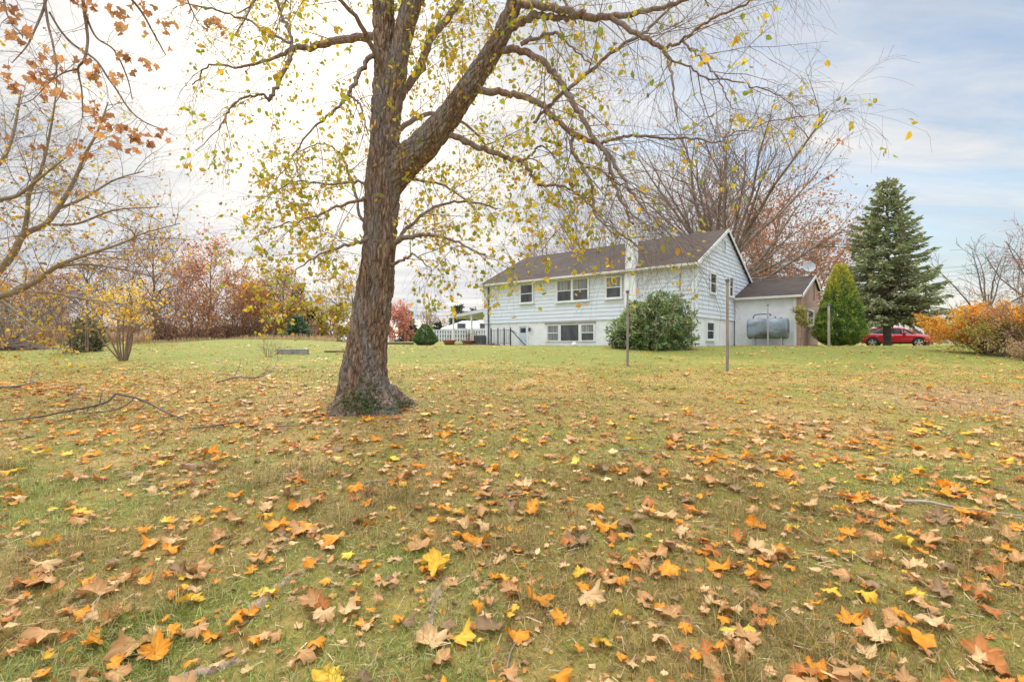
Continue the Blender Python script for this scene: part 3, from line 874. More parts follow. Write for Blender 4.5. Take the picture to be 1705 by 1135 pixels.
tube_obj('twig', [([p - ml for p in a], r, s) for a, r, s in g.tubes], M['twig'], main)

# yellow and green leaves, thick on the inner shoots and nearly gone from the outer right side
tp, td = g.tips_np()
px = CX + F * tp[:, 0] / tp[:, 1]; py = HY - F * (tp[:, 2] - EYE) / tp[:, 1]
prob = .185 * (1 - .45 * sm(600, 540, px) * sm(300, 220, py)) * (1 - .88 * sm(850, 1060, px)) * (1 - .55 * sm(120, 20, py) * sm(700, 900, px)) * (1 - .7 * sm(440, 330, px))
prob *= np.where((np.abs(px - 632) < 48) & (py > 20), .25, 1)
prob *= .55 + .9 * fld(tp[:, 0], tp[:, 2] + tp[:, 1] * .4, 3.2, 2)
prob *= np.where(tp[:, 1] < 3.4, .2, 1)
k = rng.random(len(tp)) < prob
lp = tp[k]; rep = rng.integers(1, 5, len(lp)); lp = np.repeat(lp, rep, axis=0)
lp = lp + rng.normal(0, .03, lp.shape)
ax = rng.normal(0, .75, lp.shape); ax[:, 2] = -np.abs(rng.normal(.75, .45, len(lp)))
v, f, c = scatter(OVAL, lp, ax, np.clip(rng.normal(.056, .018, len(lp)), .025, .10),
                  pick([(.44, .40, .04), (.62, .45, .04), (.32, .35, .04), (.68, .40, .045), (.50, .30, .05), (.24, .28, .035)], len(lp), .16, [.27, .25, .17, .12, .09, .10]))
mk('foliage', v - np.array(ml), [f], M['leaf'], main, col=c)

# ivy-like green growth at the foot of the trunk
na = 480
th = rng.normal(-1.35, .42, na); hz = np.abs(rng.normal(0, .16, na)); hz = np.minimum(hz, .5 - .28 * np.abs(th + 1.35))
kp = hz > 0.01; th = th[kp]; hz = hz[kp]; na = len(th)
rr = .36 + .27 * np.exp(-hz / .17)
ps = np.stack([rr * np.cos(th), rr * np.sin(th), hz + .02], -1)
ax = np.stack([np.cos(th) * .6, np.sin(th) * .6, -np.ones(na) * .4], -1) + rng.normal(0, .5, (na, 3))
v, f, c = scatter(OVAL, ps, ax, rng.uniform(.02, .045, na), pick([(.07, .12, .028), (.11, .17, .04), (.16, .20, .05)], na))
mk('moss_foliage', v, [f], M['leaf'], main, col=c)

# surface roots showing through the turf nearer the viewer
for rows in ([(545, 908, 1.0), (520, 935, 5), (480, 965, 7.5), (450, 990, 7), (425, 1010, 8), (405, 1035, 6), (385, 1050, 1)],
             [(742, 930, 1), (730, 965, 4), (722, 1000, 7), (722, 1030, 8), (715, 1052, 5), (705, 1075, 1)],
             [(470, 1085, 1), (420, 1095, 5), (370, 1110, 7), (300, 1128, 7), (250, 1150, 4)]):
    pp = []; rr_ = []
    for x_, y_, r_ in rows:
        d_ = gdist(y_); pp.append(G(x_ + random.gauss(0, 3), d_, -.62 * r_ * 1.5 * d_ / F)); rr_.append(r_ * 1.6 * d_ / F * random.uniform(.75, 1.25))
    pts = catmull(pp, 10); rad = lin(rr_, 10)
    v, q = bark_tube(pts, rad, 26, .010, False, seed=rows[0][0])
    o = mk('surface_root', v, [q], M['root'], smooth=True)
    tag(o, {545: 'longest bare tree root breaking through the grass before the big trunk', 742: 'short knobbly root running straight up the lawn among maple leaves', 470: 'low flat root half buried in grass at the lawn edge nearest the viewer'}[rows[0][0]], 'root')

# ------------------------------------------------------------------ the low yellow tree at the side, its stem outside the picture
side = thing('yard_tree', 'nearly bare spreading tree with smooth olive limbs and last yellow leaves beside the field', 'tree', G(-150, 7.6))
sl_ = V3(side.location)
SIDE = [
    [(-150, 700, 20, 7.6), (-148, 640, 15, 7.6), (-142, 585, 14, 7.6), (-128, 545, 12, 7.6)],
    [(-140, 575, 10, 7.6), (-90, 535, 9.5, 7.6), (-40, 508, 8.5, 7.55), (0, 493, 7.4, 7.5), (27, 485, 6.6, 7.45), (62, 467, 5.6, 7.4), (92, 445, 5, 7.35), (124, 431, 4.2, 7.3), (160, 419, 3.2, 7.2), (206, 404, 2.4, 7.1), (240, 388, 1.8, 7.0), (300, 372, 1, 6.9)],
    [(-130, 548, 10, 7.6), (-80, 520, 9.5, 7.7), (-35, 482, 8.6, 7.75), (0, 449, 7.8, 7.8), (23, 421, 7.2, 7.8), (39, 391, 6.6, 7.8), (74, 374, 5.4, 7.8), (96, 348, 5, 7.85), (122, 304, 4, 7.9), (141, 259, 3.2, 7.9), (163, 218, 2.2, 7.9), (180, 170, 1.2, 7.9)],
    [(40, 388, 5, 7.8), (45, 360, 4.6, 7.75), (48, 326, 4, 7.7), (58, 300, 3.6, 7.65), (68, 285, 3.2, 7.6), (80, 237, 2.6, 7.5), (92, 167, 1.6, 7.4), (95, 120, 1, 7.3)],
    [(37, 484, 4, 7.5), (60, 486, 3.6, 7.3), (85, 487, 3.2, 7.1), (124, 494, 2.6, 6.9), (160, 500, 2, 6.7), (210, 506, 1.2, 6.5)],
    [(-130, 560, 9, 7.6), (-90, 480, 8, 7.3), (-50, 400, 6.4, 7.0), (-10, 340, 5, 6.8), (30, 325, 4, 6.7), (62, 300, 3, 6.6), (110, 262, 1.6, 6.4)],
    [(-120, 540, 8, 7.6), (-70, 430, 6.5, 7.9), (-20, 300, 5, 8.2), (8, 260, 4, 8.3), (24, 215, 3, 8.4), (35, 150, 1.6, 8.5)],
    [(0, 500, 3.4, 7.5), (30, 520, 2.6, 7.2), (60, 545, 2, 7.0), (92, 560, 1.2, 6.8)],
    [(92, 445, 3, 7.35), (140, 440, 2.6, 7.6), (200, 448, 2, 7.9), (260, 462, 1.2, 8.2)],
    [(96, 348, 3.4, 7.85), (140, 330, 2.8, 8.1), (190, 300, 2, 8.4), (240, 285, 1.2, 8.7)],
    [(74, 374, 3, 7.8), (130, 372, 2.6, 7.9), (190, 350, 2, 8.1), (260, 345, 1.2, 8.3)],
]
PS = dict(PB, grav=[.01, .015, .0, -.02], kids=[9, 5.5, 3.8, 0], len=[1.2, 1.0, .55, .32], wob=[.1, .14, .16, .16], rad=[.02, .007, .0034, .002])
g = Grow(PS)
lt = []
for rows in SIDE:
    pts, rad = guide(rows, 6)
    rad = [r * .72 for r in rad]
    lt.append((pts, rad, 10))
    Lm = sum((b - a).length for a, b in zip(pts, pts[1:]))
    if rows is not SIDE[0]:
        g.spawn(pts, dirs_of(pts), rad, Lm, 0, kids=Lm * 6.0, t0=.12)
tube_obj('trunk', [([p - sl_ for p in a], r, s) for a, r, s in lt], M['olivebark'], side)
tube_obj('twig', [([p - sl_ for p in a], r, s) for a, r, s in g.tubes], M['twig'], side)
tp, td = g.tips_np()
py = HY - F * (tp[:, 2] - EYE) / tp[:, 1]; px = CX + F * tp[:, 0] / tp[:, 1]
prob = .022 + .055 * sm(200, 520, py) * (.4 + fld(tp[:, 0], tp[:, 2], 2.6, 1))
kk = rng.random(len(tp)) < prob
lp = tp[kk]; lp = np.repeat(lp, rng.integers(1, 4, len(lp)), axis=0); lp = lp + rng.normal(0, .03, lp.shape)
ax = rng.normal(0, .8, lp.shape); ax[:, 2] = -np.abs(rng.normal(.6, .4, len(lp)))
v, f, c = scatter(OVAL, lp, ax, rng.uniform(.035, .07, len(lp)), pick([(.62, .40, .04), (.50, .28, .06), (.32, .16, .07), (.55, .42, .06)], len(lp)))
mk('foliage', v - np.array(sl_), [f], M['leaf'], side, col=c)

# ------------------------------------------------------------------ brown maple whose boughs hang in from above
mp_ = thing('maple_tree', 'maple with hanging clusters of brown withered leaves on thin boughs close overhead', 'tree', (-5.6, .9, float(gz(-5.6, .9))))
mo = V3(mp_.location)
crown = W(60, -260, 3.3)
MB_ = [
    ([mo, mo + V3((.05, .05, 1.6)), V3((-5.4, 1.2, 3.4)), V3((-4.9, 1.9, 4.6)), V3((-4.2, 2.6, 5.0)), crown], [.2, .17, .14, .1, .07, .04]),
]
HANG = [
    [(60, -260, 6, 3.3), (72, -120, 4.5, 3.25), (78, -30, 2.6, 3.2), (75, 5, 2.2, 3.2), (70, 22, 2, 3.2), (57, 52, 1.6, 3.15), (44, 78, 1.2, 3.1), (20, 105, .7, 3.05)],
    [(74, 0, 2, 3.2), (80, 40, 1.8, 3.2), (88, 74, 1.5, 3.15), (94, 118, 1.1, 3.1), (80, 140, .7, 3.1)],
    [(66, -200, 4.5, 3.3), (110, -90, 3.6, 3.3), (134, -20, 2.8, 3.3), (142, 30, 2.5, 3.3), (146, 68, 2.2, 3.3), (140, 100, 1.9, 3.3), (130, 115, 1.7, 3.3), (136, 150, 1.2, 3.3), (138, 195, .8, 3.3)],
    [(130, 115, 1.5, 3.3), (105, 122, 1.2, 3.25), (80, 140, 1.0, 3.2), (55, 165, .8, 3.1), (30, 175, .6, 3.0)],
    [(82, 20, 1.8, 3.2), (100, 50, 1.8, 3.25), (122, 74, 1.8, 3.3), (159, 100, 1.7, 3.3), (180, 130, 1.6, 3.3), (193, 148, 1.5, 3.3), (210, 175, 1.3, 3.3), (225, 192, 1.1, 3.3), (246, 206, 1, 3.3), (278, 218, .7, 3.3)],
    [(140, 20, 1.8, 3.3), (160, 62, 1.5, 3.35), (190, 84, 1.3, 3.4), (212, 130, 1, 3.5), (220, 165, .7, 3.5)],
    [(130, -90, 3, 3.3), (190, -30, 2.2, 3.5), (232, 15, 1.8, 3.7), (258, 60, 1.3, 3.8), (276, 92, .8, 3.9)],
    [(110, -150, 3.5, 3.3), (210, -110, 2.6, 3.5), (290, -40, 1.9, 3.7), (318, 14, 1.2, 3.8), (330, 40, .8, 3.8)],
    [(40, -230, 4, 3.2), (10, -100, 2.8, 3.0), (5, -20, 1.8, 2.9), (14, 30, 1.2, 2.9), (36, 58, .8, 2.9)],
]
lt = []
for pp, rr_ in MB_:
    lt.append((catmull(pp, 8), lin(rr_, 8), 12))
PM = dict(PB, seg=[5, 4, 3], wob=[.1, .14, .15], grav=[0, -.02, -.05], sides=[6, 4, 3], kids=[8, 2.4, 0], t0=[.15, .2, .2], ang=[45, 42, 40], len=[.8, .42, .2], rad=[.01, .0024, .0016], leaf_from=1, rmin=.0009)
g = Grow(PM)
tips = []
for rows in HANG:
    pts, rad = guide(rows, 7)
    lt.append((pts, rad, 6))
    Lm = sum((b - a).length for a, b in zip(pts, pts[1:]))
    g.spawn(pts, dirs_of(pts), rad, Lm, 0, kids=Lm * 5.5, t0=.1)
CL = [(107, 107, 3), (63, 122, 4), (54, 142, 3), (78, 129, 3), (111, 160, 4), (157, 131, 5), (189, 122, 3), (163, 181, 4), (178, 207, 5), (148, 217, 3), (222, 222, 5), (212, 215, 3), (235, 228, 4), (270, 220, 3), (126, 252, 5),
      (220, 98, 4), (205, 95, 3), (144, 104, 3), (26, 39, 3), (37, 56, 2), (148, 12, 5), (163, 7, 4), (135, 2, 4), (315, 10, 3), (274, 40, 3), (258, 55, 2), (8, 10, 4), (216, 33, 2), (201, 44, 2), (13, 120, 2), (100, 150, 2), (205, 245, 2), (60, 235, 1), (12, 210, 2), (340, 30, 2), (238, 15, 4), (246, 105, 3), (72, 95, 1), (368, 40, 3), (374, 55, 2)]
pts_l = []
allp = np.array([tuple(p) for rows in HANG for p in guide(rows, 5)[0]]); app = np.stack([CX + F * allp[:, 0] / allp[:, 1], HY - F * (allp[:, 2] - EYE) / allp[:, 1]], -1)
stems = []
for cx_, cy_, k_ in CL:
    j_ = int(np.argmin(np.hypot(app[:, 0] - cx_, app[:, 1] - cy_))); d_ = allp[j_, 1]
    c_ = W(cx_, cy_, d_)
    a_ = V3(allp[j_]); mid = a_.lerp(c_, .5) + jv(.015)
    stems.append(([a_, mid, c_ + V3((0, 0, .03))], [.0022, .0018, .0012], 4))
    for _ in range(k_ + 1):
        pts_l.append(c_ + V3((random.gauss(0, .035), random.gauss(0, .05), random.gauss(0, .03))))
tube_obj('trunk', [([p - mo for p in a], r, s) for a, r, s in lt + g.tubes + stems], M['limb'], mp_)
n_ = len(pts_l)
VV, QQ, TT, CC, base = [], [], [], [], 0
for i_, p_ in enumerate(pts_l):
    v_, q_, t3, sh = maple(700 + i_ % 23)
    v_ = v_.copy(); v_[:, 2] *= 1.6
    Mx = Matrix.Rotation(random.uniform(0, 6.28), 3, 'Z') @ Matrix.Rotation(random.gauss(-1.75, .45), 3, 'X') @ Matrix.Rotation(random.uniform(-.7, .7), 3, 'Y')
    s_ = random.uniform(.029, .05)
    vv_ = (v_ * s_) @ np.array(Mx).T + np.array(p_)
    VV.append(vv_); QQ.append(q_ + base); TT.append(t3 + base); base += len(v_)
    tint = np.array(random.choice([(.56, .28, .12), (.48, .22, .10), (.62, .34, .15), (.40, .19, .10)])) * math.exp(random.gauss(0, .15))
    CC.append(np.clip(tint[None] * sh[:, None], .01, .9))
mk('foliage', np.concatenate(VV) - np.array(mo), [np.concatenate(QQ), np.concatenate(TT)], M['leaf'], mp_, col=np.concatenate(CC), smooth=True)
# ------------------------------------------------------------------ materials of built things
M['siding'] = surf('white painted siding', (.64, .68, .76), (.73, .76, .82), .6, (1.2, 1.2, 5), .06)
M['masonry'] = surf('white painted block', (.68, .68, .69), (.82, .82, .82), .85, (2, 2, 2), .35, stops=(.3, .6), bdist=.01)
M['trim'] = surf('white trim paint', (.70, .70, .69), (.80, .80, .79), .5, (2, 2, 2), .05)
M['gutter'] = surf('cream gutter', (.58, .54, .47), (.70, .66, .58), .5, (1, 1, 1), .05)
M['stone'] = surf('weathered concrete', (.20, .185, .165), (.33, .31, .28), .9, (6, 6, 6), .4)
M['wood'] = surf('weathered grey wood', (.20, .165, .14), (.34, .29, .25), .85, (14, 14, 2), .3)
M['palewood'] = surf('bleached wood', (.27, .22, .17), (.42, .36, .29), .85, (14, 14, 2), .3)
M['timber'] = surf('dark landscape timber', (.13, .08, .065), (.22, .145, .115), .9, (4, 4, 12), .3)
M['iron'] = surf('dark wrought iron', (.05, .05, .052), (.10, .10, .105), .55, (5, 5, 5), .1)
M['metal'] = surf('dull grey metal', (.34, .35, .36), (.46, .47, .48), .45, (3, 3, 3), .05, metal=.4)
M['tank'] = surf('grey blue tank paint with rust', (.115, .11, .10), (.25, .29, .325), .5, (1.1, 1.1, 2.2), .08, stops=(.36, .55))
M['darkmetal'] = surf('charcoal metal', (.09, .09, .095), (.16, .16, .17), .5, (4, 4, 4), .1)
M['carpaint'] = surf('red car paint', (.50, .012, .022), (.56, .016, .028), .3, (1, 1, 1), 0, coat=.6, spec=.5)
M['bluepaint'] = surf('blue grey car paint', (.13, .17, .27), (.17, .21, .31), .3, (1, 1, 1), 0, coat=.5)
M['rubber'] = surf('black rubber', (.018, .018, .018), (.035, .035, .035), .8, (9, 9, 9), .1)
M['alloy'] = surf('silver alloy', (.62, .62, .64), (.72, .72, .74), .3, (2, 2, 2), 0, metal=.6)
M['clay'] = surf('terracotta', (.26, .10, .07), (.36, .16, .11), .8, (6, 6, 6), .2)
M['canopy'] = surf('pale metal roofing', (.52, .53, .56), (.64, .65, .68), .5, (1, 6, 1), .05)
M['dish'] = surf('grey dish', (.36, .37, .38), (.42, .43, .44), .5, (3, 3, 3), 0)
M['board'] = surf('white fence board', (.55, .56, .59), (.68, .69, .71), .7, (3, 3, 1), .1)
M['door'] = surf('pale blue door', (.50, .56, .64), (.58, .63, .70), .5, (2, 2, 2), 0)

m, nt, out = new_mat('window glass')
p = nd(nt, 'ShaderNodeBsdfPrincipled'); v = coords(nt, (3, 3, 1.2))
nt.links.new(ramp(nt, noise_node(nt, v, 1.0, 3, .5), [(.35, (.025, .027, .03)), (.65, (.08, .083, .088))]), p.inputs['Base Color'])
p.inputs['Roughness'].default_value = .06; p.inputs['Specular IOR Level'].default_value = .6
nt.links.new(p.outputs[0], out.inputs[0]); M['glass'] = m

m, nt, out = new_mat('window with pale curtain')
p = nd(nt, 'ShaderNodeBsdfPrincipled'); v = coords(nt, (16, 16, .4))
nt.links.new(ramp(nt, noise_node(nt, v, 1.0, 2, .5), [(.36, (.10, .105, .11)), (.6, (.34, .33, .32))]), p.inputs['Base Color'])
p.inputs['Roughness'].default_value = .08
nt.links.new(p.outputs[0], out.inputs[0]); M['curtain'] = m

# asphalt shingles: rows of tabs with staggered joints and worn patches
m, nt, out = new_mat('brown asphalt shingle'); L = nt.links
v = coords(nt)
br = nd(nt, 'ShaderNodeTexBrick'); br.offset = .5
mp = nd(nt, 'ShaderNodeMapping'); mp.inputs['Scale'].default_value = (1, 1.12, 1); L.new(v, mp.inputs[0]); L.new(mp.outputs[0], br.inputs['Vector'])
br.inputs['Scale'].default_value = 1.0; br.inputs['Brick Width'].default_value = .33; br.inputs['Row Height'].default_value = .15; br.inputs['Mortar Size'].default_value = .008
br.inputs['Color1'].default_value = (.088, .070, .060, 1); br.inputs['Color2'].default_value = (.064, .052, .046, 1); br.inputs['Mortar'].default_value = (.04, .035, .035, 1)
c = mixc(nt, ramp(nt, noise_node(nt, v, .9, 6, .65), [(.38, (0, 0, 0)), (.66, (.55, .55, .55))]), br.outputs['Color'], (.112, .092, .080))
p = nd(nt, 'ShaderNodeBsdfPrincipled'); L.new(c, p.inputs['Base Color']); p.inputs['Roughness'].default_value = .95; p.inputs['Specular IOR Level'].default_value = .05
L.new(bumpn(nt, noise_node(nt, v, 60, 3, .7), .4, .01), p.inputs['Normal']); L.new(p.outputs[0], out.inputs[0]); M['shingle'] = m

m, nt, out = new_mat('red brick'); L = nt.links
v = coords(nt)
sx = nd(nt, 'ShaderNodeSeparateXYZ'); L.new(v, sx.inputs[0]); ad = nd(nt, 'ShaderNodeMath', operation='ADD'); L.new(sx.outputs[0], ad.inputs[0]); L.new(sx.outputs[1], ad.inputs[1])
cb = nd(nt, 'ShaderNodeCombineXYZ'); L.new(ad.outputs[0], cb.inputs[0]); L.new(sx.outputs[2], cb.inputs[1])
br = nd(nt, 'ShaderNodeTexBrick'); L.new(cb.outputs[0], br.inputs['Vector']); br.inputs['Scale'].default_value = 1
br.inputs['Brick Width'].default_value = .22; br.inputs['Row Height'].default_value = .075; br.inputs['Mortar Size'].default_value = .009
br.inputs['Color1'].default_value = (.40, .19, .145, 1); br.inputs['Color2'].default_value = (.50, .28, .22, 1); br.inputs['Mortar'].default_value = (.52, .44, .39, 1)
c = mixc(nt, ramp(nt, noise_node(nt, v, 2.2, 5, .6), [(.4, (0, 0, 0)), (.7, (.5, .5, .5))]), br.outputs['Color'], (.56, .38, .31))
p = nd(nt, 'ShaderNodeBsdfPrincipled'); L.new(c, p.inputs['Base Color']); p.inputs['Roughness'].default_value = .9
L.new(bumpn(nt, br.outputs['Fac'], -.4, .01), p.inputs['Normal']); L.new(p.outputs[0], out.inputs[0]); M['brick'] = m

# ------------------------------------------------------------------ the white house; local x runs along its front, y into its depth
HC = V3((8.56, 22.4, 0)); HX = V3((.767, -.644, 0)).normalized(); HV = V3((.644, .767, 0)).normalized()
HRZ = math.atan2(HX.y, HX.x)


def fx(px, y0=0.0):
    k = (px - CX) / F
    return (k * (HC.y + HV.y * y0) - HC.x - HV.x * y0) / (HX.x - k * HX.y)


def hz(py, x, y0=0.0):
    return EYE + (HY - py) / F * (HC.y + HX.y * x + HV.y * y0)


def gy(px, x0=0.0):
    k = (px - CX) / F
    return (k * (HC.y + HX.y * x0) - HC.x - HX.x * x0) / (HV.x - k * HV.y)


def hw(x, y, z=0.0):
    return V3((HC.x + HX.x * x + HV.x * y, HC.y + HX.y * x + HV.y * y, z))


house = thing('house', 'white two storey house with horizontal siding, brown shingle roof and a low brick ended wing', 'house', HC, HRZ)
LX, DY, RY, ZB, ZS, ZE, ZR = -13.5, 9.2, 4.4, .5, 2.50, 5.02, 7.22
SL = (ZR - ZE) / RY


def gable_z(y):
    return ZE + SL * y if y < RY else ZR - SL * (y - RY)


b = MB(); n = 12; H_ = (ZE - ZS) / n
for i_ in range(n):
    z0 = ZS + i_ * H_; z1 = z0 + H_
    x0, x1 = LX, 0.0
    b.add([(x0, -.032, z0), (x1, -.032, z0), (x1, -.004, z1), (x0, -.004, z1), (x0, 0, z0), (x1, 0, z0)], [(0, 1, 2, 3), (4, 5, 1, 0)])
b.build('siding_wall', M['siding'], house)
b = MB(); z0 = ZS
while z0 < ZR - .05:
    z1 = z0 + H_

    def lim(z):
        if z <= ZE - SL * .0: a = 0.0
        else: a = (z - ZE) / SL
        e = DY if z < gable_z(DY) else RY + (ZR - z) / SL
        return a, e
    a0, e0 = lim(z0); a1, e1 = lim(min(z1, ZR - .01))
    b.add([(.034, a0, z0), (.034, e0, z0), (.004, e1, min(z1, ZR)), (.004, a1, min(z1, ZR)), (0, a0, z0), (0, e0, z0)], [(0, 1, 2, 3), (4, 5, 1, 0)])
    z0 = z1
b.build('gable_wall', M['siding'], house)
# the body behind the boards, so no light leaks and the rear is closed
pl = [(.02, ZS), (DY - .02, ZS), (DY - .02, gable_z(DY) - .02), (RY, ZR - .03), (.02, ZE - .02)]
MB().prism(pl, 0, LX, -.012).build('wall', M['siding'], house)
MB().box(LX + .02, -.03, .03, DY - .04, ZB, ZS - .004).build('foundation', M['masonry'], house)
for (cx_, cy_) in ((0, 0), (LX, 0)):
    MB().box(cx_ - .05, cx_ + .042, -.042, .05, ZS, ZE - .03).build('corner_board', M['trim'], house)

OH, RK, TH = .36, .16, .11


def slab(y0, z0, y1, z1, x0, x1, th=TH):
    b = MB(); vs = []
    for x in (x0, x1):
        vs += [(x, y0, z0), (x, y1, z1), (x, y1, z1 - th), (x, y0, z0 - th)]
    return b.add(vs, [(0, 1, 5, 4), (3, 7, 6, 2), (0, 4, 7, 3), (1, 2, 6, 5), (0, 3, 2, 1), (4, 5, 6, 7)])


zf = ZE - SL * OH + .12
rf = slab(-OH, zf, RY, ZR + .12, LX - RK, RK)
r2 = slab(RY, ZR + .12, DY + OH, ZR + .12 - SL * (DY + OH - RY), LX - RK, RK)
rf.add(r2.v, r2.q)
recalc(rf.build('roof', M['shingle'], house))
for x in (RK - .005, LX - RK - .02):
    b = MB()      # rake board of one gable
    for (ya, za, yb, zb) in ((-OH, zf, RY, ZR + .12), (RY, ZR + .12, DY + OH, ZR + .12 - SL * (DY + OH - RY))):
        b.add([(x, ya, za + .012), (x, yb, zb + .012), (x, yb, zb - .17), (x, ya, za - .17), (x + .025, ya, za + .012), (x + .025, yb, zb + .012), (x + .025, yb, zb - .17), (x + .025, ya, za - .17)],
              [(0, 3, 2, 1), (4, 5, 6, 7), (0, 1, 5, 4), (3, 7, 6, 2), (0, 4, 7, 3), (1, 2, 6, 5)])
    b.build('rake_board', M['trim'], house)
b = MB().box(LX - RK, RK, -OH - .11, -OH - .004, zf - .13, zf - .01)
b.box(LX - RK, RK - .03, -OH, .0, zf - .17, zf - .135)
b.build('gutter', M['gutter'], house, bevel=.012)
xd = fx(814.5)
MB().box(xd - .035, xd + .035, -.11, -.035, .95, ZE - .12).build('downspout', M['darkmetal'], house)
MB().box(-.19, -.12, -.10, -.034, .95, ZE - .12).build('downspout', M['trim'], house)

cx0, cx1 = fx(1039.5, -.3), fx(1058, -.3)
b = MB().box(cx0, cx1, -.30, .12, .6, 4.4)
b.add([(cx0, -.30, 4.4), (cx1, -.30, 4.4), (cx1, .12, 4.4), (cx0, .12, 4.4), (cx0 + .03, -.28, 4.9), (cx1 - .05, -.28, 4.9), (cx1 - .05, .12, 4.9), (cx0 + .03, .12, 4.9)], [(0, 1, 5, 4), (1, 2, 6, 5), (3, 0, 4, 7), (2, 3, 7, 6)])
b.box(cx0 + .03, cx1 - .05, -.28, .12, 4.9, 7.28); b.box(cx0 - .0, cx1 - .02, -.31, .15, 7.28, 7.42)
chim = b.build('chimney', M['masonry'], house, bevel=.01)


def window(x0, x1, z0, z1, y=-.046, lights=1, double=True, axis='x', mats=('glass', 'glass'), sill=True, casing=.085):
    """a framed window standing proud of a wall; axis x on the front, y on the gable"""
    def T(bm):
        if axis == 'y':
            bm.v = [(-q[1], q[0], q[2]) for q in bm.v]
        return bm
    d = .055
    b = MB()
    b.box(x0, x0 + casing, y - d, y, z0, z1); b.box(x1 - casing, x1, y - d, y, z0, z1)
    b.box(x0 + casing, x1 - casing, y - d, y, z1 - casing, z1); b.box(x0 + casing, x1 - casing, y - d, y, z0, z0 + casing * .8)
    a, e = x0 + casing, x1 - casing; w = (e - a) / lights
    for l in range(1, lights):
        b.box(a + w * l - .05, a + w * l + .05, y - d, y, z0 + casing * .8, z1 - casing)
    win = T(b).build('window', M['trim'], house)
    zz0, zz1 = z0 + casing * .8, z1 - casing; zm = (zz0 + zz1) / 2
    for l in range(lights):
        xa = a + w * l + (.05 if l else 0); xb = a + w * (l + 1) - (.05 if l < lights - 1 else 0)
        T(MB().box(xa, xb, y - .020, y - .004, zm, zz1)).build('pane', M[mats[0]], win)
        T(MB().box(xa, xb, y - .012, y - .002, zz0, zm)).build('pane', M[mats[1]], win)
        if double:
            s_ = MB().box(xa, xb, y - .036, y - .021, zm - .022, zm + .022)
            s_.box(xa, xa + .03, y - .030, y - .0205, zm + .022, zz1); s_.box(xb - .03, xb, y - .030, y - .0205, zm + .022, zz1)
            s_.box(xa, xa + .03, y - .024, y - .0125, zz0, zm - .022); s_.box(xb - .03, xb, y - .024, y - .0125, zz0, zm - .022)
            T(s_).build('sash', M['trim'], win)
    if sill:
        T(MB().box(x0 - .04, x1 + .04, y - d - .045, y, z0 - .055, z0 - .002)).build('sill', M['trim'], win)
    return win


for (pa, pb, ya, yb, li, mt) in ((866, 889.5, 472.5, 505, 1, ('glass', 'glass')), (926.5, 982, 464, 502, 2, ('curtain', 'glass')), (1008, 1037, 459.5, 497, 1, ('curtain', 'glass'))):
    xa, xb = fx(pa), fx(pb); xm = (xa + xb) / 2
    window(xa, xb, hz(yb, xm), hz(ya, xm), lights=li, mats=mt)
# basement picture window in its recess: two narrow sashes beside a wide fixed light
xa, xb = fx(909), fx(991); xm = (xa + xb) / 2; z1 = hz(539, xm); z0 = hz(568.5, xm); xs_ = xb - xa
MB().box(xa - .05, xb + .03, -.05, .029, z1, z1 + .09).build('lintel', M['stone'], house)
w1 = window(xa, xa + xs_ * .30, z0, z1, y=.028, sill=False, mats=('curtain', 'curtain'))
w2 = window(xa + xs_ * .302, xa + xs_ * .70, z0, z1, y=.028, double=False, sill=False, casing=.06)
w3 = window(xa + xs_ * .702, xb, z0, z1, y=.028, sill=False, mats=('curtain', 'glass'))
for w_i in (w2,):
    w_i['label'] = 'wide fixed light of the basement window'
for (pa, pb, ya, yb) in ((1180, 1191, 454.5, 489), (1212, 1219, 461, 494.5)):
    y0, y1 = gy(pa), gy(pb); ym = (y0 + y1) / 2
    window(y0, y1, hz(yb, 0, ym), hz(ya, 0, ym), axis='y', casing=.075)
y0, y1 = gy(1176.5), gy(1190); window(y0, y1, hz(566, 0, y0), hz(534, 0, y0), y=-.0 + .028, axis='y', casing=.09)
# louvre high in the gable
y0, y1 = gy(1202.5), gy(1206.5); z0, z1 = hz(416, 0, y0), hz(400, 0, y0)
b = MB()
for i_ in range(9):
    zz = z0 + (z1 - z0) * i_ / 9
    b.add([(.075, y0, zz), (.075, y1, zz), (.035, y1, zz + (z1 - z0) / 9), (.035, y0, zz + (z1 - z0) / 9)], [(0, 1, 2, 3)])
b.box(.03, .08, y0 - .05, y0, z0, z1); b.box(.03, .08, y1, y1 + .05, z0, z1); b.box(.03, .085, y0 - .05, y1 + .05, z1, z1 + .05); b.box(.03, .085, y0 - .05, y1 + .05, z0 - .05, z0)
b.build('vent', M['trim'], house)
# basement door and its lamp
xa, xb = fx(862.5), fx(879.5); zt = hz(540, xa)
b = MB().box(xa, xa + .12, -.02, .029, .7, zt); b.box(xb - .12, xb, -.02, .029, .7, zt); b.box(xa + .12, xb - .12, -.02, .029, zt - .12, zt)
dr = b.build('door', M['trim'], house)
b = MB().box(xa + .12, xb - .12, .004, .028, .7, zt - .12)
for k in range(3):
    u0 = xa + .17 + k * (xb - xa - .34) / 3
    b.box(u0 + .01, u0 + (xb - xa - .34) / 3 - .02, -.006, .004, .8, zt - .62)
b.build('panel', M['door'], dr)
MB().box(xa + .19, xb - .19, -.003, .005, zt - .50, zt - .22).build('pane', M['glass'], dr)
MB().bar((xb - .18, -.06, 1.45), (xb - .18, .0, 1.45), .05, n=8).build('handle', M['metal'], dr)
xl = fx(883.5)
b = MB().lathe([(0, -.12), (.05, -.10), (.075, .02), (.085, .06), (.05, .12), (0, .15)], 8, (xl, -.12, hz(549, xl)))
b.bar((xl, .03, hz(549, xl) + .05), (xl, -.12, hz(549, xl) + .14), .025)
b.build('wall_lamp', M['iron'], house)

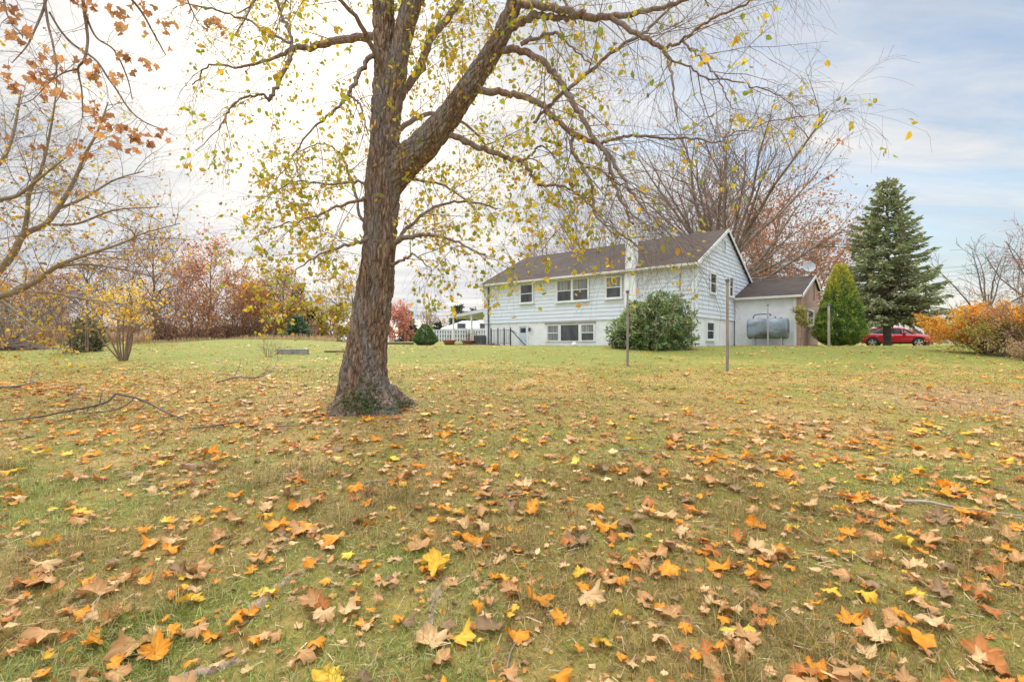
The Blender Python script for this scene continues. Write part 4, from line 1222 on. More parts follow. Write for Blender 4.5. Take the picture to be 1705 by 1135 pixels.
# the low wing
AX, AY0, AR, AY1, AZE, AZR = 3.25, 5.98, 5.98 + 3.7, 5.98 + 5.4, 3.74, 5.02
sA = (AZR - AZE) / (AR - AY0); zrr = AZR - sA * (AY1 - AR)
MB().prism([(AY0, .5), (AY1, .5), (AY1, zrr), (AR, AZR), (AY0, AZE)], 0, .04, AX - .22).build('wing_wall', M['masonry'], house)
MB().prism([(AY0 - .004, .5), (AY1 + .004, .5), (AY1 + .004, zrr), (AR, AZR + .004), (AY0 - .004, AZE)], 0, AX - .22, AX).build('brick_wall', M['brick'], house)
rf = slab(AY0 - .28, AZE - sA * .28 + .12, AR, AZR + .12, .045, AX + .12, .10)
r2 = slab(AR, AZR + .12, AY1 + .2, AZR + .12 - sA * (AY1 + .2 - AR), .045, AX + .12, .10); rf.add(r2.v, r2.q)
recalc(rf.build('wing_roof', M['shingle'], house))
b = MB()
x = AX + .115
for (ya, za, yb, zb) in ((AY0 - .28, AZE - sA * .28 + .12, AR, AZR + .12), (AR, AZR + .12, AY1 + .2, AZR + .12 - sA * (AY1 + .2 - AR))):
    b.add([(x, ya, za + .012), (x, yb, zb + .012), (x, yb, zb - .16), (x, ya, za - .16), (x + .025, ya, za + .012), (x + .025, yb, zb + .012), (x + .025, yb, zb - .16), (x + .025, ya, za - .16)],
          [(0, 3, 2, 1), (4, 5, 6, 7), (0, 1, 5, 4), (3, 7, 6, 2), (0, 4, 7, 3), (1, 2, 6, 5)])
b.build('rake_board', M['trim'], house)
MB().box(.05, AX + .1, AY0 - .37, AY0 - .284, AZE - .12, AZE + .0).build('gutter', M['gutter'], house, bevel=.012)
MB().box(AX - .36, AX - .28, AY0 - .085, AY0 - .006, .95, AZE - .12).build('downspout', M['trim'], house)
y0, y1 = gy(1344, AX), gy(1354, AX); ym = (y0 + y1) / 2
wA = MB()
zA0, zA1 = hz(543, AX, ym), hz(515, AX, ym)
# window in the brick end (built on the y axis, then moved to the wing's end)
nb = len(house.children)
wi = window(y0, y1, zA0, zA1, y=.0, axis='y', casing=.12)
wi.location.x = AX
MB().bar((AX + .06, gy(1353.5, AX), 4.75), (AX + .06, gy(1353.5, AX), 3.7), .05, n=6).build('service_mast', M['darkmetal'], house)

# awning roof on posts at the far end
b = MB(); xa, xb = LX - .02, LX - 3.4
b.add([(xa, .2, 3.55), (xb, .2, 3.15), (xb, 4.2, 3.15), (xa, 4.2, 3.55), (xa, .2, 3.30), (xb, .2, 2.97), (xb, 4.2, 2.97), (xa, 4.2, 3.30)],
      [(0, 3, 2, 1), (4, 5, 6, 7), (0, 1, 5, 4), (1, 2, 6, 5), (2, 3, 7, 6), (3, 0, 4, 7)])
recalc(b.build('awning', M['canopy'], house))
for (xp, yp) in ((xb + .15, .35), (xb + 1.9, .35), (xb + .15, 4.0)):
    zt_ = 2.99 + (3.30 - 2.97) * (xp - xb) / (xa - xb)
    MB().box(xp - .05, xp + .05, yp - .05, yp + .05, .9, zt_).build('awning_post', M['trim'], house)

# ------------------------------------------------------------------ things round the house
rl = thing('railing', 'dark wrought iron railing beside the basement door steps', 'railing', hw(fx(837, -.7), -.7, 1.12), HRZ)
xa, xb = fx(817.5, -.7) - fx(837, -.7), fx(850, -.7) - fx(837, -.7)
b = MB().bar((xa, 0, .92), (xb, 0, .92), .045, .03).bar((xa, 0, .12), (xb, 0, .12), .03)
b.build('rail', M['iron'], rl)
for t in (0, .36, .68, 1):
    xx = xa + (xb - xa) * t
    b = MB().bar((xx, 0, -.1), (xx, 0, .98 if t else 1.0), .055)
    b.lathe([(0, .98), (.05, 1.0), (.05, 1.04), (0, 1.08)], 8, (xx, 0, 0)); b.build('post', M['iron'], rl)
for k in range(13):
    xx = xa + (xb - xa) * (k + .5) / 13
    MB().bar((xx, 0, .12), (xx, 0, .92), .016).build('baluster', M['iron'], rl)
b = MB().bar((xb, 0, .95), (xb + 1.25, -.05, -.05), .06, .04).bar((xb, 0, .93), (xb + .5, 0, .72), .03); b.build('handrail', M['iron'], rl)

ac = thing('air_conditioner', 'dark grey outdoor air conditioner unit at the house corner', 'air conditioner', hw(LX - .15, -.25, float(gz(-2.1, 31))), HRZ)
b = MB().box(-.30, .30, -.28, .28, .0, .62); b.build('cabinet', M['darkmetal'], ac, bevel=.03)
b = MB()
for k in range(10):
    b.box(-.27, .27, -.296, -.281, .06 + k * .054, .09 + k * .054)
b.build('grille', M['iron'], ac)
b = MB().lathe([(.24, .621), (.24, .64), (.18, .65), (.18, .64), (.05, .65), (0, .655)], 16); b.build('fan_guard', M['metal'], ac)
MB().box(-.36, .36, -.34, .34, -.12, -.002).build('pad', M['stone'], ac)

st = thing('trellis_stand', 'pale slatted wooden stand between the air conditioner and the flower bowl', 'trellis', hw(LX - .85, -.2, float(gz(-2.6, 31.2))), HRZ)
b = MB()
for x in (-.3, .3): b.box(x - .03, x + .03, -.03, .03, -.05, .78)
b.build('post', M['palewood'], st)
b = MB()
for k in range(5): b.box(-.27, .27, -.02, .02, .1 + k * .15, .14 + k * .15)
b.build('slat', M['palewood'], st)

for i_, (px_, lab) in enumerate(((748, 'wide terracotta bowl with dry stalks farthest from the house wall'), (779.5, 'wide terracotta bowl with tall dry reddish stems beside the trellis stand'))):
    o_ = thing('planter_bowl', lab, 'planter', G(px_, 31), 0)
    MB().lathe([(0, 0), (.26, 0), (.30, .06), (.42, .27), (.45, .30), (.42, .32), (.38, .30), (.34, .22), (0, .2)], 20).build('bowl', M['clay'], o_, smooth=True)
    tb = []
    for k in range(26 if i_ else 14):
        h_ = random.uniform(.35, .75) * (1.3 if i_ else .8); a_ = random.uniform(0, 6.28); r_ = random.uniform(.05, .3)
        tb.append(([V3((r_ * .6 * math.cos(a_), r_ * .6 * math.sin(a_), .2)), V3((r_ * math.cos(a_), r_ * math.sin(a_), .2 + h_ * .6)), V3((1.5 * r_ * math.cos(a_ + .2), 1.5 * r_ * math.sin(a_ + .2), .2 + h_))], [.008, .006, .003], 3))
    tube_obj('dry_stem', tb, M['redtwig'], o_)

ed = MB()
x0 = fx(744, -1.1)
for k in range(11):
    xx = x0 + k * .42
    ed.box(xx, xx + random.uniform(.36, .41), -1.2 + random.uniform(-.03, .03), -.98, .9, 1.12 + random.uniform(.05, .11))
e_ = ed.build('stone_edging', M['timber'], None, bevel=.02); e_.location = HC; e_.rotation_euler = (0, 0, HRZ)
tag(e_, 'low row of dark edging stones along the patio by the house corner', 'edging')
e_ = MB().box(-.9, .9, -.09, .09, -.05, .13).build('landscape_timber', M['timber'], None, bevel=.015); e_.location = G(662, 27.5); e_.rotation_euler = (0, 0, .05)
tag(e_, 'long dark landscape timber lying on the lawn next to the cone shaped shrub', 'timber')
e_ = MB().lathe([(0, -.1), (.11, -.06), (.15, .03), (.13, .13), (.06, .18), (0, .19)], 14).build('lawn_stone', M['masonry'], None, smooth=True); e_.location = hw(fx(956, -.7), -.7, 1.14)
tag(e_, 'small round whitewashed stone below the basement window', 'stone')

# oil tank
ty_ = AY0 - .75
xa, xb = fx(1245.5, ty_), fx(1313, ty_); zt, zb_ = hz(530, (xa + xb) / 2, ty_), hz(564, (xa + xb) / 2, ty_)
tk = thing('oil_tank', 'grey blue oval heating oil tank on short legs against the white wing', 'tank', hw((xa + xb) / 2, ty_, float(gz(*hw((xa + xb) / 2, ty_).xy))), HRZ)
z0 = tk.location.z; Lh = (xb - xa) / 2; rr = .34; zlo, zhi = zb_ - z0 + rr, zt - z0 - rr
sec = [(rr * math.cos(a), zhi + rr * math.sin(a)) for a in np.linspace(0, math.pi, 13)] + [(rr * math.cos(a), zlo + rr * math.sin(a)) for a in np.linspace(math.pi, 2 * math.pi, 13)]
b = MB(); ns = len(sec); zc_ = (zlo + zhi) / 2
stn = [(-Lh, 0), (-Lh, .75), (-Lh + .015, .93), (-Lh + .06, 1), (-Lh + .062, 1.012), (-Lh + .09, 1.012), (-Lh + .092, 1), (-.02, 1), (-.018, 1.008), (.018, 1.008), (.02, 1), (Lh - .092, 1), (Lh - .09, 1.012), (Lh - .062, 1.012), (Lh - .06, 1), (Lh - .015, .93), (Lh, .75), (Lh, 0)]
vs = [(x, y * s, zc_ + (z - zc_) * s) for x, s in stn for y, z in sec]
b.add(vs, [(i * ns + j, i * ns + (j + 1) % ns, (i + 1) * ns + (j + 1) % ns, (i + 1) * ns + j) for i in range(len(stn) - 1) for j in range(ns)])
recalc(b.build('tank_body', M['tank'], tk, smooth=True))
for x in (-Lh + .3, Lh - .3):
    for y in (-.2, .2):
        MB().bar((x, y, -.1), (x, y, zlo - rr + .1), .05, n=8).build('leg', M['metal'], tk)
tube_obj('pipe', [(catmull([(-Lh + .25, 0, zhi + rr - .02), (-Lh + .27, 0, zhi + rr + .12), (-Lh + .45, 0, zhi + rr + .22), (0.1, 0, zhi + rr + .22), (.1, 0, zhi + rr + .12)], 6), [.028] * 25, 8),
                  ([V3((.35, 0, zhi + rr - .02)), V3((.35, 0, zhi + rr + .09))], [.03, .03], 8)], M['darkmetal'], tk)
MB().lathe([(.05, .0), (.05, .05), (0, .055)], 10, (.62, 0, zhi + rr)).build('cap', M['metal'], tk)

ds = thing('satellite_dish', 'grey round satellite dish on the ridge end of the brick wing', 'dish', hw(AX - .2, AR - .05, AZR + .12), HRZ)
b = MB(); prof = [(r, .09 * (r / .31) ** 2) for r in np.linspace(0.001, .31, 8)] + [(.325, .095), (.31, .075)] + [(r, .09 * (r / .31) ** 2 - .018) for r in np.linspace(.29, .001, 6)]
b.lathe(prof, 28); b.xf(Matrix.Translation((0, -.08, .46)) @ Matrix.Rotation(math.radians(68), 4, 'X') @ Matrix.Rotation(math.radians(20), 4, 'Y'))
recalc(b.build('dish', M['dish'], ds, smooth=True))
MB().bar((0, 0, -.05), (0, 0, .42), .045, n=8).bar((0, 0, .42), (0, -.07, .46), .05, n=8).build('mast', M['metal'], ds)
MB().bar((0, -.08, .20), (.02, -.42, .40), .02).box(-.03, .06, -.48, -.40, .37, .45).build('arm', M['metal'], ds)

# clothes line posts
POSTS = [(1045, 12.6, 485, 'brown', 'dark clothes post in the lawn nearest the round green bush', .0), (1211, 11.3, 466, 'brown', 'tallest clothes post, standing nearest the viewer before the gable', .0),
         (1278.5, 23.4, 508, 'grey', 'thin clothes post in front of the oil tank', .0), (1380, 22.2, 507, 'pale', 'pale clothes post in front of the conical cedar', .0)]
tops = []
for px_, d_, pt_, k_, lab, ln in POSTS:
    base = G(px_, d_); zt = EYE + (HY - pt_) / F * d_
    o_ = thing('clothes_post', lab, 'post', base, random.uniform(0, 1), 'clothes posts on the lawn')
    h_ = zt - base.z; r_ = {'brown': .034, 'grey': .036, 'pale': .055}[k_]
    b = MB(); b.lathe([(r_ * 1.05, -.25), (r_ * 1.05, 0), (r_, .3), (r_ * .93, h_ * .7), (r_ * .9, h_ - .03), (r_ * .6, h_), (0, h_)], 10)
    b.build('post', {'brown': M['wood'], 'grey': M['metal'], 'pale': M['palewood']}[k_], o_, smooth=True)
    b = MB().lathe([(r_ * 1.15, h_ - .04), (r_ * 1.5, h_ - .03), (r_ * 1.5, h_ + .015), (0, h_ + .04)], 10).bar((0, 0, h_ - .09), (.09, 0, h_ - .07), .014)
    b.build('cap', M['darkmetal'], o_)
    tops.append(V3((base.x, base.y, zt - .08)))


def wire(name, a, b_, sag, r, lab, cat, mat, group=None, n=14):
    pts = []
    for i_ in range(n + 1):
        t = i_ / n; q = a.lerp(b_, t); q.z -= sag * 4 * t * (1 - t); pts.append(q)
    o = tube_obj(name, [(pts, [r] * (n + 1), 4)], mat)
    return tag(o, lab, cat, group)


wire('clothes_line', tops[0], tops[1], .16, .0035, 'sagging wire clothes line between the two nearest posts', 'clothes line', M['darkmetal'])
wire('clothes_line', tops[2], tops[3], .12, .004, 'thin clothes line strung from the tank post to the pale cedar post', 'clothes line', M['metal'])

# concrete blocks and the plank by the trunk
for px_, w_, lab in ((474.5, .50, 'weathered concrete block on the lawn, the one nearer the field'), (500, .54, 'weathered concrete block on the lawn, the one nearer the big trunk')):
    o_ = MB().box(-w_ / 2, w_ / 2, -.11, .11, -.03, .17)
    o_.build('concrete_block', M['stone'], None, bevel=.014)
    o_ = COL.objects[-1]; o_.location = G(px_, 16.9); o_.rotation_euler = (.01, 0, .06)
    tag(o_, lab, 'concrete block', 'concrete blocks on the lawn')
o_ = MB().box(-.6, .6, -.07, .07, -.01, .055).build('plank', M['timber'], None, bevel=.006); o_.location = G(568, 17.6); o_.rotation_euler = (0, .01, -.05)
tag(o_, 'short dark plank lying on the grass behind the big trunk', 'plank')

# ------------------------------------------------------------------ red car parked beyond the spruce
def make_car(name, lab, loc, rz, paint, parts=True):
    car = thing(name, lab, 'car', loc, rz)
    ST = [(-2.20, .48, .80, .70), (-2.15, .38, .95, .80), (-1.95, .32, 1.02, .87), (-1.45, .28, 1.04, .90), (-.6, .27, .99, .905), (.4, .27, .96, .905), (1.05, .28, .95, .90), (1.55, .30, .91, .88), (1.92, .33, .83, .83), (2.12, .38, .73, .75), (2.19, .45, .60, .64)]
    b = MB(); ring = []
    for x, zs, zb, hw_ in ST:
        h_ = zb - zs
        half = [(hw_ * .55, zs - .02), (hw_ * .93, zs), (hw_, zs + h_ * .22), (hw_ * 1.0, zs + h_ * .5), (hw_ * .985, zs + h_ * .72), (hw_ * .955, zb - .01), (hw_ * .86, zb + .015), (hw_ * .5, zb + .05), (0, zb + .06)]
        ring.append([(x, y, z) for y, z in half] + [(x, -y, z) for y, z in half[-2::-1]])
    n = len(ring[0]); vs = [p for r in ring for p in r]
    b.add(vs, [(i * n + j, i * n + j + 1, (i + 1) * n + j + 1, (i + 1) * n + j) for i in range(len(ring) - 1) for j in range(n - 1)] + [(i * n + n - 1, i * n, (i + 1) * n, (i + 1) * n + n - 1) for i in range(len(ring) - 1)])
    c0 = len(b.v); b.add([(-2.21, 0, .62), (2.2, 0, .52)])
    b.t += [(c0, (j + 1) % n, j) for j in range(n)] + [(c0 + 1, (len(ring) - 1) * n + j, (len(ring) - 1) * n + (j + 1) % n) for j in range(n)]
    recalc(b.build('body', paint, car, smooth=True))
    GH = [(-2.02, 1.02, 1.05, .80, .74), (-1.72, 1.03, 1.30, .82, .66), (-1.35, 1.03, 1.44, .83, .64), (-.6, 1.0, 1.50, .84, .64), (.1, .98, 1.48, .84, .64), (.5, .97, 1.40, .835, .63), (1.18, .955, .99, .82, .70)]
    gl = MB(); rfm = MB()
    for (xa, za, ta, wa, ua), (xb, zb, tb, wb, ub) in zip(GH, GH[1:]):
        for s in (1, -1):
            gl.add([(xa, s * wa, za), (xb, s * wb, zb), (xb, s * ub, tb - .05), (xa, s * ua, ta - .05)], [(0, 1, 2, 3)])
        tgt = gl if (xa <= -2.0 or xa >= .5) else rfm
        tgt.add([(xa, ua, ta - .05), (xb, ub, tb - .05), (xb, ub * .8, tb), (xa, ua * .8, ta), (xa, -ua * .8, ta), (xb, -ub * .8, tb), (xb, -ub, tb - .05), (xa, -ua, ta - .05)], [(0, 1, 2, 3), (3, 2, 5, 4), (4, 5, 6, 7)])
    gl.build('window', M['glass'], car); rfm.build('roof', paint, car, smooth=True)
    b = MB()
    for s in (1, -1):
        for (p, q) in (((-1.72, .825 * s, 1.03), (-1.38, .65 * s, 1.42)), ((-.55, .845 * s, 1.0), (-.55, .65 * s, 1.46)), ((.5, .64 * s, 1.37), (1.16, .80 * s, .97)), ((-1.35, .645 * s, 1.40), (.5, .635 * s, 1.36)), ((.42, .845 * s, .97), (.36, .655 * s, 1.38))):
            b.bar(p, q, .055)
    b.build('pillar', paint, car)
    for s in (1, -1):
        for x in (-1.36, 1.34):
            arch = MB().bar((x, s * .60, .36), (x, s * .912, .36), .82, .82, 24); arch.build('wheel_arch', M['rubber'], car)
            w = MB(); pr = [(.22, -.11), (.31, -.11), (.345, -.08), (.35, 0), (.345, .08), (.31, .11), (.24, .11), (.22, .09)]
            w.lathe(pr, 28); w.xf(Matrix.Translation((x, s * .83, .35)) @ Matrix.Rotation(-s * math.pi / 2, 4, 'X'))
            wo_ = w.build('wheel', M['rubber'], car, smooth=True)
            r = MB()
            for k in range(5):
                a = 2 * math.pi * k / 5 + .3
                r.bar((.04 * math.cos(a), .04 * math.sin(a), .10), (.225 * math.cos(a), .225 * math.sin(a), .085), .085, .03)
            r.lathe([(0, .115), (.055, .115), (.06, .06)], 12); r.lathe([(.215, .05), (.215, .105), (.245, .108), (.245, .05)], 28); r.lathe([(0, .0), (.22, .0)], 20)
            r.xf(Matrix.Translation((x, s * .83, .35)) @ Matrix.Rotation(-s * math.pi / 2, 4, 'X'))
            r.build('rim', M['alloy'], wo_)
        h = MB().add([(2.16, s * .50, .70), (1.86, s * .835, .80), (1.80, s * .845, .73), (2.17, s * .60, .60)], [(0, 1, 2, 3)]) ; h.v = [(x + .03, y + s * .02, z) for x, y, z in h.v]
        h.build('headlight', M['alloy'], car)
        h = MB().box(-2.2, -2.02, s * .80 - .06, s * .80 + .06, .78, .92); h.build('tail_light', M['carpaint'], car)
        mrr = MB().box(.42, .60, s * .90 - .06, s * .90 + .10, .97, 1.10); mrr.build('mirror', paint, car, bevel=.03)
        for x in (-.25, -1.15):
            MB().box(x, x + .18, s * .915 - .012, s * .915 + .012, .80, .83).build('handle', M['alloy'], car)
        MB().box(-.9, .98, s * .9 - .02, s * .9 + .02, .26, .36).build('sill', M['rubber'], car)
    MB().box(2.10, 2.215, -.5, .5, .38, .52).build('bumper_grille', M['rubber'], car)
    return car


kr, kf = (1432 - CX) / F, (1553 - CX) / F
cc = W(1492, 560, 36.4)
make_car('parked_car', 'red compact suv parked behind the blue spruce', (cc.x, cc.y, float(gz(cc.x, cc.y)) - .02), math.atan2(-.66, .75), M['carpaint'])
cc = W(664, 560, 88)
make_car('parked_car', 'small blue grey car far off beyond the lawn in front of the red tree', (cc.x, cc.y, float(gz(cc.x, cc.y)) + .12), math.radians(-70), M['bluepaint'])
o_ = MB().lathe([(0, 0), (.42, 0), (.42, 1.55), (.36, 1.75), (.2, 1.88), (0, 1.92)], 18).build('gas_cylinder', M['trim'], None, smooth=True)
q = W(652, 560, 84); o_.location = (q.x, q.y, float(gz(q.x, q.y))); tag(o_, 'upright white round topped cylinder far off beside the blue grey car', 'gas cylinder')

# white board fence, neighbour's buildings
q0 = W(721, 560, 38.5); q1 = W(812, 560, 38.5)
fn = thing('board_fence', 'white fence of upright boards with dark gaps behind the awning', 'fence', (q0.x, q0.y, float(gz(q0.x, q0.y))))
Wd = q1.x - q0.x; hgt = 2.28 - fn.location.z; nB = 21
b = MB()
for k in range(nB):
    x = Wd * k / nB; b.box(x, x + Wd / nB * .62, -.02, .02, -.02, hgt - .03)
b.build('board', M['board'], fn)
b = MB().box(0, Wd, .025, .07, .2, .3).box(0, Wd, .025, .07, hgt - .35, hgt - .25).box(-.04, Wd, -.04, .05, hgt - .03, hgt + .04); b.build('rail', M['board'], fn)
MB().box(0, Wd, .14, .17, -.05, hgt - .06).build('backing', M['darkmetal'], fn)


def simple_house(name, lab, px0, px1, d, ze, zr, hip, wall, roof, depth=7.0, cat='house'):
    a = W(px0, 560, d); e = W(px1, 560, d); w = e.x - a.x
    o = thing(name, lab, cat, (a.x, a.y, float(gz(a.x, a.y)) - .1))
    z0 = o.location.z; he, hr = ze - z0, zr - z0
    MB().box(.25, w - .25, .2, depth - .2, 0, he).build('wall', wall, o)
    b = MB(); v = [(0, 0, he), (w, 0, he), (w, depth, he), (0, depth, he), (hip, depth / 2, hr), (w - hip, depth / 2, hr)]
    v += [(x, y, z - .14) for x, y, z in v[:4]]
    b.add(v, [(0, 1, 5, 4), (2, 3, 4, 5), (0, 6, 7, 1), (1, 7, 8, 2), (2, 8, 9, 3), (3, 9, 6, 0), (6, 9, 8, 7)], [(3, 0, 4), (1, 2, 5)])
    recalc(b.build('roof', roof, o))
    for t in (.3, .62):
        f = MB().box(w * t - .45, w * t + .45, .13, .199, .9, 1.9).build('window', M['trim'], o)
        MB().box(w * t - .37, w * t + .37, .115, .129, .98, 1.82).build('pane', M['glass'], f)
    return o


simple_house('neighbour_garage', 'low white building with pale hipped metal roof behind the board fence', 733, 850, 46, 2.62, 3.5, 1.75, M['board'], M['canopy'], cat='building')
simple_house('far_house', 'small distant house with grey roof between the cone shrub and the red tree', 674, 712, 96, 2.3, 3.7, .3, M['gutter'], M['darkmetal'])

# poles and overhead wires
def pole(px_, d_, pt_, lab):
    base = G(px_, d_); h_ = EYE + (HY - pt_) / F * d_ - base.z
    o = thing('utility_pole', lab, 'utility pole', base, 0, 'utility poles')
    MB().lathe([(.16, -.3), (.15, 0), (.11, h_), (0, h_ + .02)], 10).build('pole', M['wood'], o, smooth=True)
    MB().box(-.9, .9, -.05, .05, h_ - .55, h_ - .43).build('crossarm', M['wood'], o)
    for x in (-.8, 0, .8):
        MB().lathe([(.04, h_ - .43), (.055, h_ - .36), (.03, h_ - .28), (0, h_ - .27)], 8, (x, 0, 0)).build('insulator', M['metal'], o)
    return base + V3((0, 0, h_ - .3))


pa = pole(517, 64, 496, 'thin utility pole rising above the dark pines at the end of the woods')
pb = pole(846, 66, 505, 'utility pole standing behind the white house')
pc = pole(1900, 60, 405, 'utility pole past the shrubs at the road')
for i_, dz in enumerate((0, -.55, -1.1)):
    nm_ = ('uppermost', 'middle', 'lowest')[i_]
    for (a_, b_, w_) in ((pa, pb, 'between the pine end of the woods and the white house'), (pb, pc, 'from behind the white house past the blue spruce and the bare trees')):
        wire('power_line', a_ + V3((0, 0, dz)), b_ + V3((0, 0, dz)), .6, .016, '%s overhead wire %s' % (nm_, w_), 'power line', M['iron'], None, 18)

# ------------------------------------------------------------------ fallen branches and sticks on the lawn
def stick(rows, lab, r0, name='fallen_branch', mat='darktwig', kids=5, kl=.35):
    """rows: photo course on the ground (px, py, lift)"""
    pts = []
    for x_, y_, lift in rows:
        d_ = gdist(y_) if y_ > 600 else 17
        pts.append(G(x_, d_, lift + r0))
    pts = catmull(pts, 5); rad = [r0 * (1 - .7 * i / len(pts)) for i in range(len(pts))]
    PP = dict(seg=[4, 4, 3], wob=[.1, .15, .15], grav=[0, -.04, -.05], sides=[5, 4, 3], kids=[3, 1.5, 0], t0=[.2, .2, .2], ang=[38, 40, 40], len=[.5, kl, .18], rad=[.01, r0 * .4, r0 * .2], leaf_from=9, rmin=.0012)
    g_ = Grow(PP); g_.spawn(pts, dirs_of(pts), rad, 1, 0, kids=kids, t0=.15)
    tb = [(pts, rad, 7)] + g_.tubes
    for t in g_.tubes:
        for q in t[0]:
            q.z = max(q.z, float(gz(q.x, q.y)) + .008)
    return tag(tube_obj(name, tb, M[mat]), lab, 'branch')


big = thing('fallen_branch', 'largest fallen branch, arched and dark, lying across the orange leaves', 'branch', G(193, 6.3))
bo = V3(big.location)


def gp(x_, d_, z_): return G(x_, d_, z_)


t1 = (catmull([gp(193, 6.35, .30), gp(176, 6.25, .20), gp(140, 6.15, .14), (gp(100, 6.0, .10)), gp(62, 5.9, .06), gp(20, 5.85, .04), gp(-20, 5.8, .02)], 6), None)
t2 = (catmull([gp(192, 6.35, .30), gp(215, 6.35, .27), gp(240, 6.3, .22), gp(275, 6.2, .10), gp(306, 6.12, .02)], 6), None)
t3 = (catmull([gp(222, 6.3, .24), gp(205, 6.2, .16), gp(180, 6.15, .11), gp(150, 6.1, .09), (gp(120, 6.0, .12)), gp(100, 5.95, .06)], 6), None)
t4 = (catmull([gp(166, 6.25, .18), gp(168, 6.3, .26), gp(171, 6.35, .33)], 6), None)
tb = [(t1[0], lin([.014, .0135, .012, .011, .009, .007, .004], 6), 7), (t2[0], lin([.014, .014, .013, .012, .009], 6), 7), (t3[0], lin([.009, .009, .008, .007, .005, .003], 6), 6), (t4[0], lin([.008, .005, .003], 6), 5)]
g_ = Grow(dict(seg=[4, 4, 3], wob=[.1, .15, .15], grav=[0, -.02, -.03], sides=[5, 4, 3], kids=[3, 1.5, 0], t0=[.2, .2, .2], ang=[38, 40, 40], len=[.5, .35, .18], rad=[.01, .005, .003], leaf_from=9, rmin=.0012))
for a, r, s in tb[:3]: g_.spawn(a, dirs_of(a), r, 1, 0, kids=5)
for t in g_.tubes:
    for q_ in t[0]: q_.z = max(q_.z, float(gz(q_.x, q_.y)) + .01)
tube_obj('stem', [([p - bo for p in a], r, s) for a, r, s in tb + g_.tubes], M['darktwig'], big)

stick([(362, 640, .02), (395, 634, .05), (428, 635, .05), (452, 628, .12), (462, 619, .25), (470, 616, .27)], 'crooked dark branch with an upright tip between the concrete blocks and the big trunk', .018)
stick([(424, 716, .0), (455, 715, .02), (480, 714, .02), (508, 712, .01)], 'straight brown stick on the grass beside the big trunk', .016, 'fallen_stick', 'redtwig', 2, .1)
stick([(312, 712, .0), (350, 712, .03), (385, 707, .03), (412, 704, .02)], 'thin dark stick lying past the end of the arched branch', .012, 'fallen_stick', 'darktwig', 3, .2)
stick([(0, 648, .02), (28, 649, .04), (50, 644, .06), (57, 639, .08)], 'dark twiggy branch at the edge of the orange leaf drift', .02)
stick([(108, 668, .01), (130, 657, .03), (146, 646, .05)], 'slim bent stick standing a little out of the orange leaves', .011, 'fallen_stick')
stick([(1501, 838, .0), (1545, 843, .015), (1585, 851, .015), (1640, 857, .015), (1712, 866, .01)], 'long pale bare stick lying on the worn grass', .0125, 'fallen_stick', 'palewood', 2, .08)
stick([(598, 806, .0), (625, 802, .01), (652, 801, .01)], 'short grey stick between scattered leaves below the big trunk', .008, 'fallen_stick', 'greytwig', 1, .06)
stick([(235, 810, .01), (252, 816, .02), (272, 822, .01)], 'small black forked twig among tan leaves', .007, 'fallen_stick', 'darktwig', 3, .1)
stick([(945, 903, .0), (962, 893, .012), (980, 885, .01)], 'short dark twig beside an orange leaf on open grass', .006, 'fallen_stick', 'darktwig', 1, .05)
stick([(842, 1130, .0), (850, 1095, .01), (862, 1075, .012), (876, 1055, .01)], 'thin grey twig lying end on towards the viewer', .0045, 'fallen_stick', 'greytwig', 2, .08)
stick([(1030, 752, .0), (1060, 755, .01), (1100, 757, .01)], 'grey stick half hidden in brown leaves midway up the lawn', .009, 'fallen_stick', 'greytwig', 2, .1)
# ------------------------------------------------------------------ trees and shrubs
PT = dict(seg=[6, 5, 4, 4], wob=[.08, .10, .13, .15], grav=[.03, .03, .02, .0], sides=[7, 5, 3, 3], kids=[10, 6, 4, 0], t0=[.2, .2, .15, .1], ang=[50, 42, 40, 40],
          len=[1, 1, 1, 1], rad=[.1, .03, .012, .007], leaf_from=2, rmin=.004, taper=.3)


def leaves_for(g, o, leaf, base, template=OVAL, mat='leaf', name='foliage'):
    tp, td = g.tips_np()
    pr = np.full(len(tp), leaf['p'], float)
    if 'fn' in leaf: pr = pr * leaf['fn'](tp)
    rep = np.floor(pr + rng.random(len(tp))).astype(int)
    lp = np.repeat(tp, rep, axis=0)
    if not len(lp): return
    lp = lp + rng.normal(0, leaf.get('jit', .08), lp.shape)
    ax = rng.normal(0, 1, lp.shape); ax[:, 2] -= leaf.get('droop', .5)
    v, f, c = scatter(template, lp, ax, np.clip(rng.normal(leaf['s'], leaf['s'] * .25, len(lp)), leaf['s'] * .4, leaf['s'] * 1.8), pick(leaf['c'], len(lp), leaf.get('j', .2)))
    mk(name, v - np.array(base), [f], M[mat], o, col=c)


